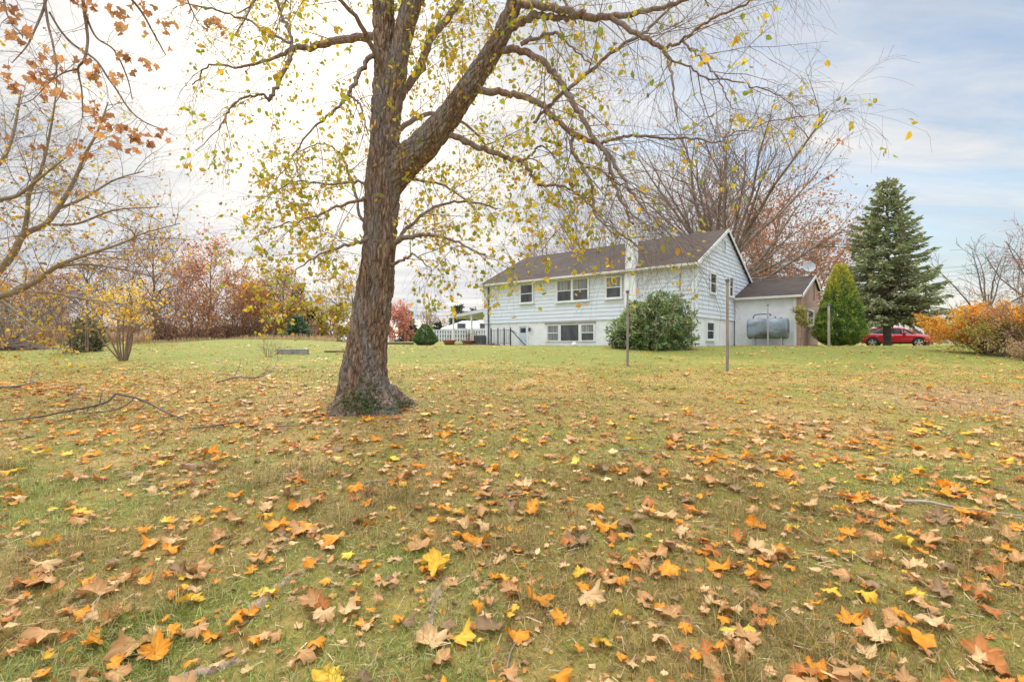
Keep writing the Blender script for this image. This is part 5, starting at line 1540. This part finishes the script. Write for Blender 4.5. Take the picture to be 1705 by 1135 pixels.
def broad(name, lab, px_, d, top, R, leaf, style='oval', wood='redtwig', k1=12, kids=(6, 4), t0=.2, r0=None, group=None, low=False, cat='tree', lean=0, base_dz=-.05, twl=1.0, rmin=None):
    base = G(px_, d, base_dz); H = (EYE + (HY - top) / F * d - base.z) * (.93 if style == 'oval' else 1)
    o = thing(name, lab, cat, base, 0, group)
    r0 = r0 or H * .016
    P = dict(PT, kids=[k1, kids[0], kids[1], 0], rmin=rmin or max(.0045, d * .00028), taper=.25)
    P['rad'] = [r0, r0 * .42, max(r0 * .12, .006), P['rmin']]
    if low: P['seg'] = [5, 4, 3, 3]
    g = Grow(P)
    if style == 'fan':
        P['len'] = [1, .75 * H, .30 * H * twl, .11 * H * twl]
        hs = H * t0
        pts = [V3(base), base + V3((0, 0, hs * .5)), base + V3((random.gauss(0, .03) * H, 0, hs))]
        pts = catmull(pts, 3); g.tubes.append((pts, lin([r0, r0 * .92, r0 * .9], 3), 9))
        for i_ in range(k1):
            a_ = 2 * math.pi * (i_ + random.random() * .8) / k1; el = math.radians(random.uniform(8, 76))
            dr = V3((math.sin(el) * math.cos(a_) * 1.0, math.sin(el) * math.sin(a_), math.cos(el)))
            Lb = H * (1 - t0) * (1.0 / max(math.cos(el), .58)) * random.uniform(.72, .94)
            Lb = min(Lb, R / max(math.sin(el), .2) * random.uniform(.85, 1.0))
            g.branch(pts[-1] - V3((0, 0, random.uniform(0, .45) * hs)), dr, Lb, r0 * .5, 1)
    elif style == 'multi':
        P['len'] = [1, .8 * H, .36 * H * twl, .16 * H * twl]
        for i_ in range(k1):
            a_ = 2 * math.pi * (i_ + random.random() * .8) / k1; el = math.radians(random.uniform(6, 58))
            el = min(el, math.atan2(R, H * .6))
            dr = V3((math.sin(el) * math.cos(a_), math.sin(el) * math.sin(a_), math.cos(el)))
            g.branch(base + V3((math.cos(a_) * .06, math.sin(a_) * .06, 0)), dr, H * random.uniform(.7, .98) / max(math.cos(el), .55) * .9, r0 * random.uniform(.7, 1.1), 1)
    else:
        pts = [V3(base)]; cur = V3(base)
        for i_ in range(7):
            cur = cur + V3((random.gauss(0, .018) * H + lean * H / 7, random.gauss(0, .018) * H, H * .93 / 7)); pts.append(cur.copy())
        rad = [r0 * (1 - .85 * i_ / 7) for i_ in range(8)]
        g.tubes.append((pts, rad, 8))
        for i_ in range(k1):
            t = t0 + (.97 - t0) * (i_ + random.random() * .7) / k1
            f = min(t * 7, 6.99); a = f - int(f); q = pts[int(f)].lerp(pts[int(f) + 1], a)
            az = i_ * 2.4 + random.gauss(0, .4); el = math.radians(random.gauss(62 - 38 * t, 8))
            sh = math.sin(math.pi * min(.97, (.22 + .72 * t)) ** .9) ** .7
            dr = V3((math.sin(el) * math.cos(az), math.sin(el) * math.sin(az), math.cos(el)))
            Lb = R * sh * random.uniform(.8, 1.15) / max(math.sin(el), .45)
            P['len'] = [1, 1, Lb * .5 * twl, Lb * .25 * twl]
            g.branch(q, dr, Lb, min(r0 * .45, rad[int(f)] * .6), 1)
        P['len'] = [1, 1, R * .4, R * .2]
    tube_obj('trunk', [([p - base for p in a], r, s) for a, r, s in g.tubes], M[wood], o)
    if leaf:
        leaves_for(g, o, leaf, base, leaf.get('t', OVAL))
    return o


RUST = [(.52, .24, .11), (.58, .30, .13), (.46, .20, .10), (.62, .38, .16), (.48, .26, .14)]
RBRN = [(.42, .22, .14), (.50, .28, .16), (.36, .19, .125), (.54, .34, .19)]
GOLD = [(.58, .36, .07), (.50, .28, .07), (.44, .30, .09), (.62, .44, .10)]
ORNG = [(.62, .27, .06), (.54, .20, .05), (.66, .36, .08)]
OLIV = [(.22, .23, .07), (.30, .27, .09), (.36, .29, .12)]

# the two large trees behind the house
broad('large_tree', 'huge nearly bare fan shaped tree rising behind the gable end, rust leaves on low boughs', 1184, 37, 192, 8.2,
      dict(p=1.0, s=.13, c=[(.46, .21, .11), (.50, .25, .13), (.38, .17, .09)], jit=.15, fn=lambda q: .07 + .95 * sm(13.2, 10.0, q[:, 2] - .22 * (q[:, 0] - 17)) * sm(14, 20, q[:, 0]) + .10 * sm(10, 4, q[:, 2])),
      'fan', 'greytwig', 30, (12, 8), .33, .34, twl=1.0, rmin=.011)
broad('large_tree', 'slimmer bare fan shaped tree behind the roof on the far side of the chimney', 1008, 42, 262, 6.6,
      dict(p=.16, s=.12, c=RBRN, jit=.15), 'fan', 'greytwig', 18, (10, 7), .28, .17, rmin=.011)
broad('red_oak', 'dense low tree in russet leaf behind the ridge of the brick wing', 1262, 46, 410, 6.5, dict(p=2.0, s=.22, c=[(.46, .19, .09), (.52, .25, .12), (.40, .16, .08), (.56, .31, .15)], jit=.25), 'oval', 'redtwig', 18, (7, 4), .15, .22)
broad('red_oak', 'small russet tree whose branches reach behind the conical cedar', 1338, 47, 440, 5.0, dict(p=1.6, s=.2, c=[(.46, .2, .10), (.5, .25, .13)], jit=.25), 'oval', 'redtwig', 14, (6, 4), .15, .2)
broad('bare_tree', 'small leafless brown tree seen over the far end of the house roof', 905, 48, 372, 6.0, dict(p=.25, s=.13, c=RBRN, jit=.2), 'fan', 'redtwig', 14, (8, 5), .25, .2, rmin=.012)

# bare trees past the car
broad('bare_tree', 'leafless crooked dark tree standing past the red car', 1634, 40, 385, 5.2, None, 'fan', 'darktwig', 9, (7, 5), .30, .17, twl=.9, rmin=.012)
broad('bare_tree', 'leafless dark tree with wide crown just past the crooked one', 1745, 44, 375, 5.5, None, 'fan', 'darktwig', 12, (8, 5), .30, .20, rmin=.012)
broad('bare_tree', 'low spreading bare shrub like tree under the blue spruce boughs behind the car', 1545, 47, 500, 3.4, None, 'fan', 'darktwig', 10, (7, 4), .2, .14, rmin=.012)
broad('pink_tree', 'thin tree with faded pink red leaves behind the orange shrub', 1700, 27, 455, 2.1, dict(p=.35, s=.09, c=[(.55, .16, .16), (.50, .22, .14), (.42, .18, .12)], jit=.08), 'oval', 'redtwig', 10, (6, 4), .2, .07)

# shrubs at the lawn's edge
broad('orange_shrub', 'rounded shrub in bright orange leaf at the edge of the lawn', 1640, 17.2, 507, 1.45, dict(p=4.4, s=.066, c=[(.80, .38, .04), (.84, .48, .06), (.72, .28, .035), (.62, .34, .08)], jit=.07, fn=lambda q: .22 + sm(1.1, 1.7, q[:, 2])), 'multi', 'darktwig', 30, (7, 4), cat='shrub', r0=.028, rmin=.004)
broad('olive_shrub', 'leafy olive green and yellow shrub touching the orange one', 1668, 16.0, 528, 1.25, dict(p=1.5, s=.055, c=[(.40, .36, .07), (.32, .33, .07), (.50, .42, .09), (.36, .26, .10)], jit=.05), 'multi', 'redtwig', 16, (7, 4), cat='shrub', r0=.02, rmin=.004)
broad('russet_shrub', 'tall shrub with thin pinkish brown leaves at the lawn edge beyond the olive one', 1726, 15.2, 478, 1.15, dict(p=.95, s=.05, c=[(.44, .26, .17), (.52, .30, .20), (.38, .22, .13), (.42, .32, .14)], jit=.05), 'multi', 'redtwig', 16, (7, 4), cat='shrub', r0=.022, rmin=.004)
broad('russet_shrub', 'low brown twiggy shrub in front of the olive one', 1712, 14.2, 560, .85, dict(p=.7, s=.045, c=[(.36, .25, .13), (.44, .30, .16)], jit=.04), 'multi', 'redtwig', 14, (6, 4), cat='shrub', r0=.014, rmin=.003)
broad('sapling', 'many stemmed young tree with clusters of bright yellow leaves on the open grass', 206, 14.3, 462, 1.15, dict(p=.30, s=.075, c=[(.86, .54, .03), (.82, .46, .03), (.72, .50, .05)], jit=.08, fn=lambda q: sm(1.6, 2.2, q[:, 2]) * (fld(q[:, 0], q[:, 2], 4.2, 1) > .5) * 8 + .04), 'multi', 'redtwig', 10, (5, 4), cat='tree', r0=.03, rmin=.004)
broad('bare_shrub', 'small bare twiggy shrub near the concrete blocks', 446, 15.5, 560, .5, dict(p=.08, s=.04, c=RBRN), 'multi', 'redtwig', 9, (4, 3), cat='shrub', r0=.009, rmin=.003)
broad('bare_shrub', 'bare branching shrub beside the brush pile at the field edge', 3, 19, 532, 1.1, dict(p=.1, s=.06, c=OLIV), 'multi', 'darktwig', 14, (5, 4), cat='shrub', r0=.04, rmin=.006)
broad('garden_sapling', 'thin sapling with a tuft of yellow green leaves against the brick corner', 1333, 24.2, 505, .32, dict(p=1.1, s=.075, c=[(.42, .38, .07), (.30, .32, .07), (.5, .42, .1)], jit=.06, fn=lambda q: sm(1.75, 2.1, q[:, 2])), 'oval', 'redtwig', 12, (4, 3), .45, .03, cat='sapling', rmin=.005)

# rhododendron: rosettes of strap leaves over a domed frame
def dome(name, lab, px_, d, Rx, Ry, H, n, cols, per=8, ls=.13, cat='shrub', mat='gloss', tmpl=STRAP, top=0.0, bumpy=.19, shell=.55):
    base = G(px_, d, -.03); o = thing(name, lab, cat, base)
    D = rdir(n * 2); D = D[D[:, 2] > -.8][:n]; n = len(D)
    lump = np.array([noise.noise(V3(q) * 2.6 + V3((px_, 0, 0))) for q in D]) * bumpy * 2 + np.array([noise.noise(V3(q) * 6 + V3((px_, 3, 0))) for q in D]) * bumpy
    lump = lump * (1 + .3 * (D[:, 2] < .3))
    rr_ = (shell + (1 - shell) * rng.random(n) ** .45) * (1 + lump)
    Pq = D * rr_[:, None] * np.array([Rx, Ry, H * .56]); Pq[:, 2] += H * .44
    Pq[:, 2] = np.maximum(Pq[:, 2], .03 + .1 * rng.random(n))
    P2 = np.repeat(Pq, per, axis=0); D2 = np.repeat(D, per, axis=0)
    ax = D2 * .5 + rng.normal(0, .75, P2.shape); ax[:, 2] -= .05
    c = np.repeat(pick(cols, n, .22), per, axis=0) * np.exp(rng.normal(0, .12, (len(P2), 1)))
    v, f, cc_ = scatter(tmpl, P2 + rng.normal(0, .02, P2.shape), ax, rng.uniform(ls * .7, ls * 1.25, len(P2)), np.clip(c, .005, .8), roll=None)
    mk('foliage', v, [f], M[mat], o, col=cc_)
    tb = []
    for k in range(14):
        q = Pq[rng.integers(n)] * .9
        a_ = V3((random.gauss(0, .12), random.gauss(0, .12), 0)); e_ = V3(q)
        tb.append((catmull([a_, a_.lerp(e_, .5) + V3((0, 0, -.08 * H)), e_], 4), lin([.035, .022, .008], 4), 5))
    tube_obj('stem', tb, M['darktwig'], o)
    return o


dome('rhododendron', 'large rounded green rhododendron against the house wall', 1091, 19.6, 1.50, 1.3, 2.08, 2000, [(.15, .22, .065), (.20, .28, .09), (.11, .175, .05), (.27, .32, .13), (.33, .36, .18)], 8, .15)
dome('rhododendron', 'small low spray of green leaves spreading from the side of the large rhododendron', 1040, 19.9, .62, .5, .85, 240, [(.10, .15, .045), (.15, .19, .07)], 7, .13)

# cone shaped dwarf spruce and the conical cedar: fine sprays on a tapering body
def cone(name, lab, px_, d, R, H, n, cols, ls, tipcol=None, power=1.0, cat='shrub', belly=.12, tm=STRAP, mat='needle'):
    base = G(px_, d, -.03); o = thing(name, lab, cat, base)
    u = rng.random(n); t = 1 - np.sqrt(1 - u * .995)      # more sprays low down
    a_ = rng.random(n) * 2 * np.pi
    prof = (1 - t ** power) ** .85 * np.minimum(1, (t + belly) / (belly * 2.2))
    l1 = np.array([noise.noise(V3((math.cos(p) * 2.2, math.sin(p) * 2.2, q * 5 + px_))) for p, q in zip(a_, t)])
    l2 = np.array([noise.noise(V3((math.cos(p) * 6, math.sin(p) * 6, q * 14))) for p, q in zip(a_, t)])
    r = R * prof * (1 + .16 * l1 + .16 * l2) * (.62 + .38 * rng.random(n) ** .4)
    ps = np.stack([r * np.cos(a_), r * np.sin(a_), H * t + .04], -1)
    ax = np.stack([np.cos(a_) * .8, np.sin(a_) * .8, np.full(n, .75)], -1) + rng.normal(0, .45, (n, 3))
    c = pick(cols, n, .22) * (1 + .45 * l2)[:, None]
    if tipcol is not None:
        k = np.clip(sm(.45, .95, t + .25 * l1) * .9 + .35 * sm(.1, .5, l2) * 1.0, 0, 1)[:, None]; c = c * (1 - k) + pick(tipcol, n, .18) * k
    v, f, cc_ = scatter(tm, ps, ax, rng.uniform(ls * .6, ls * 1.3, n), np.clip(c, .006, .8))
    mk('foliage', v, [f], M[mat], o, col=cc_)
    mk('trunk', *tubes_one([V3((0, 0, -.1)), V3((0, 0, H * .5)), V3((0, 0, H * .93))], [R * .1, R * .06, .01]), M['darktwig'], o)
    return o


def tubes_one(p, r, s=7):
    v, q = tubes_arrays([(p, r, s)]); return v, [q]


cone('dwarf_spruce', 'neat cone shaped dark green dwarf spruce on the lawn beyond the big trunk', 708, 26.5, .78, 1.22, 5200, [(.11, .18, .06), (.16, .24, .08), (.08, .135, .045)], .10, None, 1.15, belly=.16)
cone('cedar', 'tall conical green cedar with yellowing tip beside the brick wing', 1399, 25, 1.22, 4.45, 17000, [(.17, .27, .06), (.24, .34, .08), (.12, .20, .045)], .15, [(.56, .50, .07), (.68, .56, .08), (.42, .44, .08)], 1.25, cat='tree', belly=.10)

# spruce with whorled, drooping boughs and gaps between them
def spruce(name, lab, px_, d, top, R, cols, low=.06, nw=24, per=9, group=None, s=.3, dens=1.0, bare=None, wood='darktwig'):
    base = G(px_, d, -.05); H = EYE + (HY - top) / F * d - base.z
    o = thing(name, lab, 'tree', base, 0, group)
    tb = [([V3((0, 0, -.2)), V3((0, 0, H * .35)), V3((0, 0, H * .7)), V3((0, 0, H))], [H * .022, H * .016, H * .009, .01], 9)]
    ps, ax, cl = [], [], []
    for w in range(nw):
        t = low + (1 - low) * (w / nw) ** 1.08
        nb = max(4, int(per * (1.15 - .55 * t)))
        for k in range(nb):
            a_ = 2 * math.pi * (k + random.random() * .7) / nb + w * 1.1
            Lb = R * (1 - t) ** .82 * random.uniform(.72, 1.12) + .12
            if t < .3: Lb *= .62 + 1.2 * t
            z0 = H * (t + random.uniform(-.5, .5) / nw * .9)
            if z0 < .25: continue
            slope = -.20 + .75 * t
            dr = V3((math.cos(a_), math.sin(a_), slope)).normalized()
            q = V3((0, 0, z0)); pts = [q.copy()]; cur = q; n = 6
            for i_ in range(n):
                dd = V3((dr.x, dr.y, dr.z - .18 * math.sin(math.pi * i_ / n * 1.1) + (.28 if i_ > 3 else 0))) + jv(.06)
                cur = cur + dd.normalized() * Lb / n; pts.append(cur.copy())
            tb.append((pts, lin([.045 * (1 - t) + .012, .008], n)[:n + 1], 4))
            m = int(max(5, Lb * 15 * dens))
            for j in range(m):
                f = (.16 + .84 * (j + random.random()) / m); g_ = min(f * n, n - .01); i_ = int(g_); p = pts[i_].lerp(pts[i_ + 1], g_ - i_)
                side = (-1) ** j; wd = (1 - f) * .55 * Lb * .55 + .10
                sd = V3((-dr.y, dr.x, 0)) * side
                for r_ in range(3):
                    off = sd * wd * random.random() + V3((0, 0, -abs(random.gauss(0, .06)) - .03 * r_))
                    ps.append(tuple(p + off))
                    ax.append(tuple(sd * .55 + dr * .8 + V3((0, 0, -.25)) + jv(.35)))
                    cl.append((t, f))
    ps = np.array(ps); ax = np.array(ax); cl = np.array(cl); n = len(ps)
    c = pick(cols, n, .2)
    if bare is not None:
        k = (sm(.55, .05, cl[:, 0]) * sm(.85, .3, cl[:, 1]))[:, None]; k = k * (rng.random((n, 1)) < .75)
        c = c * (1 - k) + pick(bare, n, .2) * k
    v, f, cc_ = scatter((np.array([(-.16, 0, 0), (.16, 0, .02), (.20, .45, -.02), (.06, 1, -.1), (-.06, 1, -.1), (-.20, .45, 0)]), np.array([(0, 1, 2, 5), (5, 2, 3, 4)])), ps, ax, rng.uniform(s * .6, s * 1.25, n), np.clip(c, .006, .8))
    mk('foliage', v, [f], M['needle'], o, col=cc_)
    tube_obj('trunk', tb, M[wood], o)
    return o


spruce('blue_spruce', 'tall blue green spruce with drooping boughs in front of the red car', 1477, 31.5, 293, 4.35, [(.29, .32, .155), (.36, .38, .20), (.21, .25, .12), (.42, .42, .24)], low=.175, nw=27, per=9, s=.25, dens=1.15, bare=[(.22, .18, .12), (.29, .23, .15), (.17, .15, .09)])
spruce('dark_pine', 'tall thin dark pine at the end of the woods', 496, 46, 474, 1.5, [(.07, .095, .065), (.10, .125, .08)], low=.15, nw=16, per=7, s=.36, dens=.6)
spruce('dark_pine', 'broad dark evergreen closing the end of the woods', 519, 45, 512, 1.5, [(.075, .10, .06), (.10, .13, .075)], low=.03, nw=14, per=9, s=.36, dens=.8)
spruce('young_spruce', 'small bright green spruce at the foot of the dark pine', 495, 38, 524, 1.25, [(.085, .15, .075), (.12, .19, .10)], low=.03, nw=14, per=9, s=.26, dens=.9)
spruce('far_spruce', 'narrow dark conifer far off beyond the red tree', 680, 80, 516, 2.0, [(.07, .10, .075), (.10, .13, .095)], low=.05, nw=15, per=7, s=.5, dens=.4)
spruce('far_spruce', 'pointed conifer standing over the pale awning', 764, 72, 506, 2.6, [(.08, .115, .075), (.11, .15, .09)], low=.05, nw=15, per=8, s=.5, dens=.4)
spruce('far_spruce', 'small dark conifer between the dwarf spruce and the pale garage roof', 729, 74, 535, 1.5, [(.07, .105, .07), (.10, .14, .085)], low=.03, nw=12, per=8, s=.45, dens=.5)
spruce('far_spruce', 'small conifer whose tip shows against the house wall above the awning', 788, 90, 511, 2.0, [(.09, .12, .09), (.12, .15, .11)], low=.05, nw=13, per=7, s=.5, dens=.4)

# far trees between the trunk and the house
broad('far_red_tree', 'rounded far tree in bright coral red leaf behind the big trunk', 664, 76, 524, 2.1, dict(p=2.2, s=.30, c=[(.66, .26, .19), (.60, .28, .20), (.68, .33, .24)], jit=.25), 'oval', 'redtwig', 14, (6, 3), .1, .14, low=True)
broad('bare_tree', 'pale leafless far tree over the board fence', 716, 86, 514, 4.0, dict(p=.3, s=.22, c=RBRN, jit=.2), 'fan', 'greytwig', 12, (7, 4), .25, .18, rmin=.02)
broad('bare_tree', 'low leafless far tree between the pale one and the awning', 744, 92, 526, 3.0, dict(p=.3, s=.22, c=RBRN, jit=.2), 'fan', 'greytwig', 10, (6, 4), .25, .16, rmin=.02)
broad('golden_tree', 'open golden brown tree just beyond the big trunk', 584, 44, 483, 2.6, dict(p=.8, s=.15, c=GOLD, jit=.15), 'oval', 'darktwig', 13, (6, 4), .3, .12)
broad('golden_tree', 'dense yellow bush at the foot of the open golden tree', 552, 43, 524, 1.6, dict(p=2.6, s=.17, c=[(.56, .42, .06), (.48, .36, .07), (.40, .34, .08)], jit=.15), 'oval', 'darktwig', 12, (5, 3), .1, .07)

# the woods along the field, tree by tree: (px, depth, top, radius, leaf density, leaf size, colours, wood, label)
WOOD = [
    (-70, 34, 470, 3.0, 1.0, .16, ORNG, 'redtwig', 'orange leaved tree half out of view at the start of the woods'),
    (18, 36, 500, 2.2, 1.3, .15, ORNG + RUST, 'redtwig', 'low orange brown tree above the brush pile'),
    (62, 42, 462, 2.6, 1.2, .17, RBRN, 'redtwig', 'brown leaved tree next along from the low orange one'),
    (105, 44, 468, 2.3, 1.3, .17, RUST, 'redtwig', 'dull rust tree behind the tall dry grass'),
    (138, 38, 424, 1.7, .25, .12, RBRN, 'darktwig', 'dark narrow bare tree behind the ivy covered stump'),
    (178, 44, 442, 2.4, .9, .16, RBRN, 'redtwig', 'grey brown half bare tree behind the yellow sapling'),
    (216, 43, 428, 2.3, .9, .16, RBRN + RUST, 'redtwig', 'half bare brown tree with upright top beside the tallest one'),
    (252, 41, 378, 2.5, .40, .15, RBRN, 'darktwig', 'tallest thin bare tree of the woods, brown leaves still on its twigs'),
    (292, 42, 452, 2.1, 1.1, .17, [(.54, .36, .20), (.46, .28, .15), (.58, .42, .22)], 'redtwig', 'tan brown tree between the tallest bare one and the big red oak'),
    (318, 40, 444, 2.1, 1.3, .17, [(.56, .26, .16), (.50, .22, .14), (.62, .34, .17)], 'redtwig', 'red tree leaning towards the big oak of the woods'),
    (350, 41, 420, 2.9, 2.1, .18, [(.58, .23, .11), (.52, .20, .10), (.64, .31, .13), (.48, .22, .11)], 'redtwig', 'broadest and reddest oak of the woods'),
    (385, 42, 458, 2.0, 1.3, .17, RUST + GOLD, 'redtwig', 'rust tree sloping down from the broad red oak'),
    (408, 43, 476, 1.9, 1.9, .16, RBRN + ORNG, 'redtwig', 'small brown tree beside the orange one'),
    (428, 40, 486, 1.6, 2.6, .15, [(.62, .28, .06), (.56, .22, .06), (.46, .24, .09)], 'redtwig', 'small bright orange tree of the woods'),
    (449, 44, 455, 1.8, 1.5, .16, [(.46, .36, .12), (.36, .32, .13), (.5, .34, .12)], 'greytwig', 'slim yellow green tree with pale stems'),
    (473, 43, 452, 1.9, 1.8, .16, GOLD + RBRN, 'darktwig', 'slim amber brown tree before the dark pine'),
    (480, 41, 512, 1.5, 2.0, .15, GOLD, 'darktwig', 'low amber bush tree under the slim brown one'),
    (275, 38, 500, 1.7, .7, .13, RBRN, 'redtwig', 'low bare thicket tree in front of the rust red one'),
    (232, 37, 512, 1.7, .6, .13, RBRN, 'darktwig', 'low tangled bare tree behind the yellow sapling'),
    (335, 38, 512, 1.9, 1.2, .14, RUST, 'redtwig', 'low rust tree in front of the broad red oak'),
    (392, 39, 518, 1.6, 1.0, .14, RBRN, 'redtwig', 'low brown tree on the crest of the grass mound'),
    (82, 38, 510, 1.9, .8, .13, OLIV + RBRN, 'darktwig', 'low olive brown tree behind the tall dry grass'),
    (40, 33, 528, 1.4, .8, .12, OLIV, 'darktwig', 'low olive bush tree behind the brush pile'),
]
for (px_, d_, tp_, R_, p_, s_, c_, wd_, lab) in WOOD:
    broad('woodland_tree', lab, px_, d_, tp_, R_ * .95, dict(p=p_ * .72, s=s_ * .95, c=c_, jit=.22, j=.22), 'oval', wd_, 14, (6, 4), .10 if p_ > .5 else .25, None, 'trees of the woods along the field', low=True, rmin=.011)

# the far wood behind and beyond them, one low mass
n = 5200
a_ = np.where(rng.random(n) < .62, rng.uniform(-80, 12, n), rng.uniform(15, 190, n)); dd = rng.uniform(50, 62, n) + np.abs(a_) * .4
dd = np.where((a_ > -22) & (a_ < 14), dd + 80, dd)
hh = 2.6 * (.55 + .6 * fld(a_, dd, .35, 2)) * np.where(a_ > 15, .9, 1.0)
ps = np.stack([a_, dd, gz(a_, dd) + rng.random(n) * hh], -1)
ax = rng.normal(0, .6, (n, 3)); ax[:, 2] += .8
v, f, c = scatter(CARD, ps, ax, rng.uniform(.5, 1.1, n), pick([(.27, .17, .12), (.33, .2, .13), (.22, .16, .12), (.30, .22, .13), (.18, .15, .10)], n))
fw = mk('far_wood', v, [f], M['leaf'], col=c); fw['kind'] = 'stuff'; tag(fw, 'low brown mass of far off woods behind the field', 'woods')

# undergrowth at the foot of the woods: bare stalks and brown leaves
n = 9000
t = rng.random(n); pxs = -60 + t * 590; d_ = 35.5 + 5.5 * rng.random(n) + 3 * sm(150, 330, pxs)
x = (pxs - CX) / F * d_; hh = (.5 + 1.5 * fld(x, d_, .9, 3)) * rng.random(n)
ps = np.stack([x, d_, gz(x, d_) + hh], -1); ax = rng.normal(0, .5, (n, 3)); ax[:, 2] += .9
v, f, c = scatter(NEED, ps, ax, rng.uniform(.25, .7, n), pick([(.26, .17, .13), (.34, .21, .15), (.18, .13, .10), (.36, .25, .15), (.30, .14, .10)], n))
v2, f2, c2 = scatter(CARD, ps[::3] + rng.normal(0, .15, ps[::3].shape), rng.normal(0, 1, ps[::3].shape), rng.uniform(.08, .22, len(ps[::3])), pick(RBRN, len(ps[::3])))
ug = mk('undergrowth', np.concatenate([v, v2]), [np.concatenate([f, f2 + len(v)])], M['leaf'], col=np.concatenate([c, c2])); ug['kind'] = 'stuff'
tag(ug, 'tangled brown undergrowth along the foot of the woods', 'undergrowth')

# tall dry grass of the field
def tall(x0, x1, d0, d1, n, h, cols):
    pxs = rng.uniform(x0, x1, n); d_ = rng.uniform(d0, d1, n); x = (pxs - CX) / F * d_
    ps = np.stack([x, d_, gz(x, d_) - .03], -1); ax = rng.normal(0, .16, (n, 3)); ax[:, 2] = 1
    ht = h * rng.uniform(.5, 1.15, n) * (.55 + .7 * fld(x, d_, .8, 1))
    return scatter((NEED[0] * np.array([.28, 1, 1]), NEED[1]), ps, ax, ht, pick(cols, n, .16))


TAN = [(.50, .35, .20), (.42, .27, .17), (.56, .42, .25), (.36, .22, .14)]
parts = [tall(-40, 135, 25, 30, 8000, .95, TAN), tall(150, 250, 25.5, 29, 3200, .8, TAN), tall(250, 560, 29.5, 33, 5200, .34, TAN + [(.40, .38, .14)]), tall(425, 560, 33, 37, 2500, .5, TAN), tall(-40, 300, 21.5, 25, 2500, .2, [(.36, .36, .12), (.46, .38, .18)])]
vs, fs, cs, base = [], [], [], 0
for v, f, c in parts:
    vs.append(v); fs.append(f + base); cs.append(c); base += len(v)
tg = mk('tall_grass', np.concatenate(vs), [np.concatenate(fs)], M['grass'], col=np.concatenate(cs)); tg['kind'] = 'stuff'
tag(tg, 'tall tan dry field grass along the edge of the mown lawn', 'tall grass')

# ivy covered stump by the field, brush pile
iv = dome('ivy_bush', 'dense olive green ivy covered bush with pale stems beside the field', 146, 18.2, .52, .45, 1.32, 620, [(.13, .15, .04), (.19, .19, .06), (.09, .11, .035), (.26, .25, .09)], 5, .085, tmpl=OVAL, bumpy=.22)
tb = []
for k in range(9):
    a_ = V3((random.uniform(-.45, .45), random.uniform(-.5, -.2), 0)); e_ = a_ + V3((random.gauss(-.05, .12), random.gauss(0, .1), random.uniform(.7, 1.5)))
    tb.append((catmull([a_, a_.lerp(e_, .5) + jv(.05), e_], 4), lin([.022, .018, .008], 4), 5))
tube_obj('bare_stem', tb, M['greytwig'], iv)
bp = thing('brush_pile', 'low heap of grey cut branches at the field edge', 'brush pile', G(30, 19.2))
tb = []
for k in range(170):
    x = random.gauss(0, .62); hmax = .34 * math.exp(-(x / .75) ** 2); z = random.uniform(.02, max(.04, hmax)); a_ = random.gauss(0, .5)
    c0 = V3((x, random.gauss(0, .25), z)); dr = V3((math.cos(a_), random.gauss(0, .5), random.gauss(0, .16))).normalized(); Lh = random.uniform(.2, .55)
    r_ = random.uniform(.006, .022); tb.append(([c0 - dr * Lh, c0 + jv(.03), c0 + dr * Lh], [r_, r_ * .9, r_ * .5], 5))
tube_obj('branch', tb, M['greytwig'], bp)
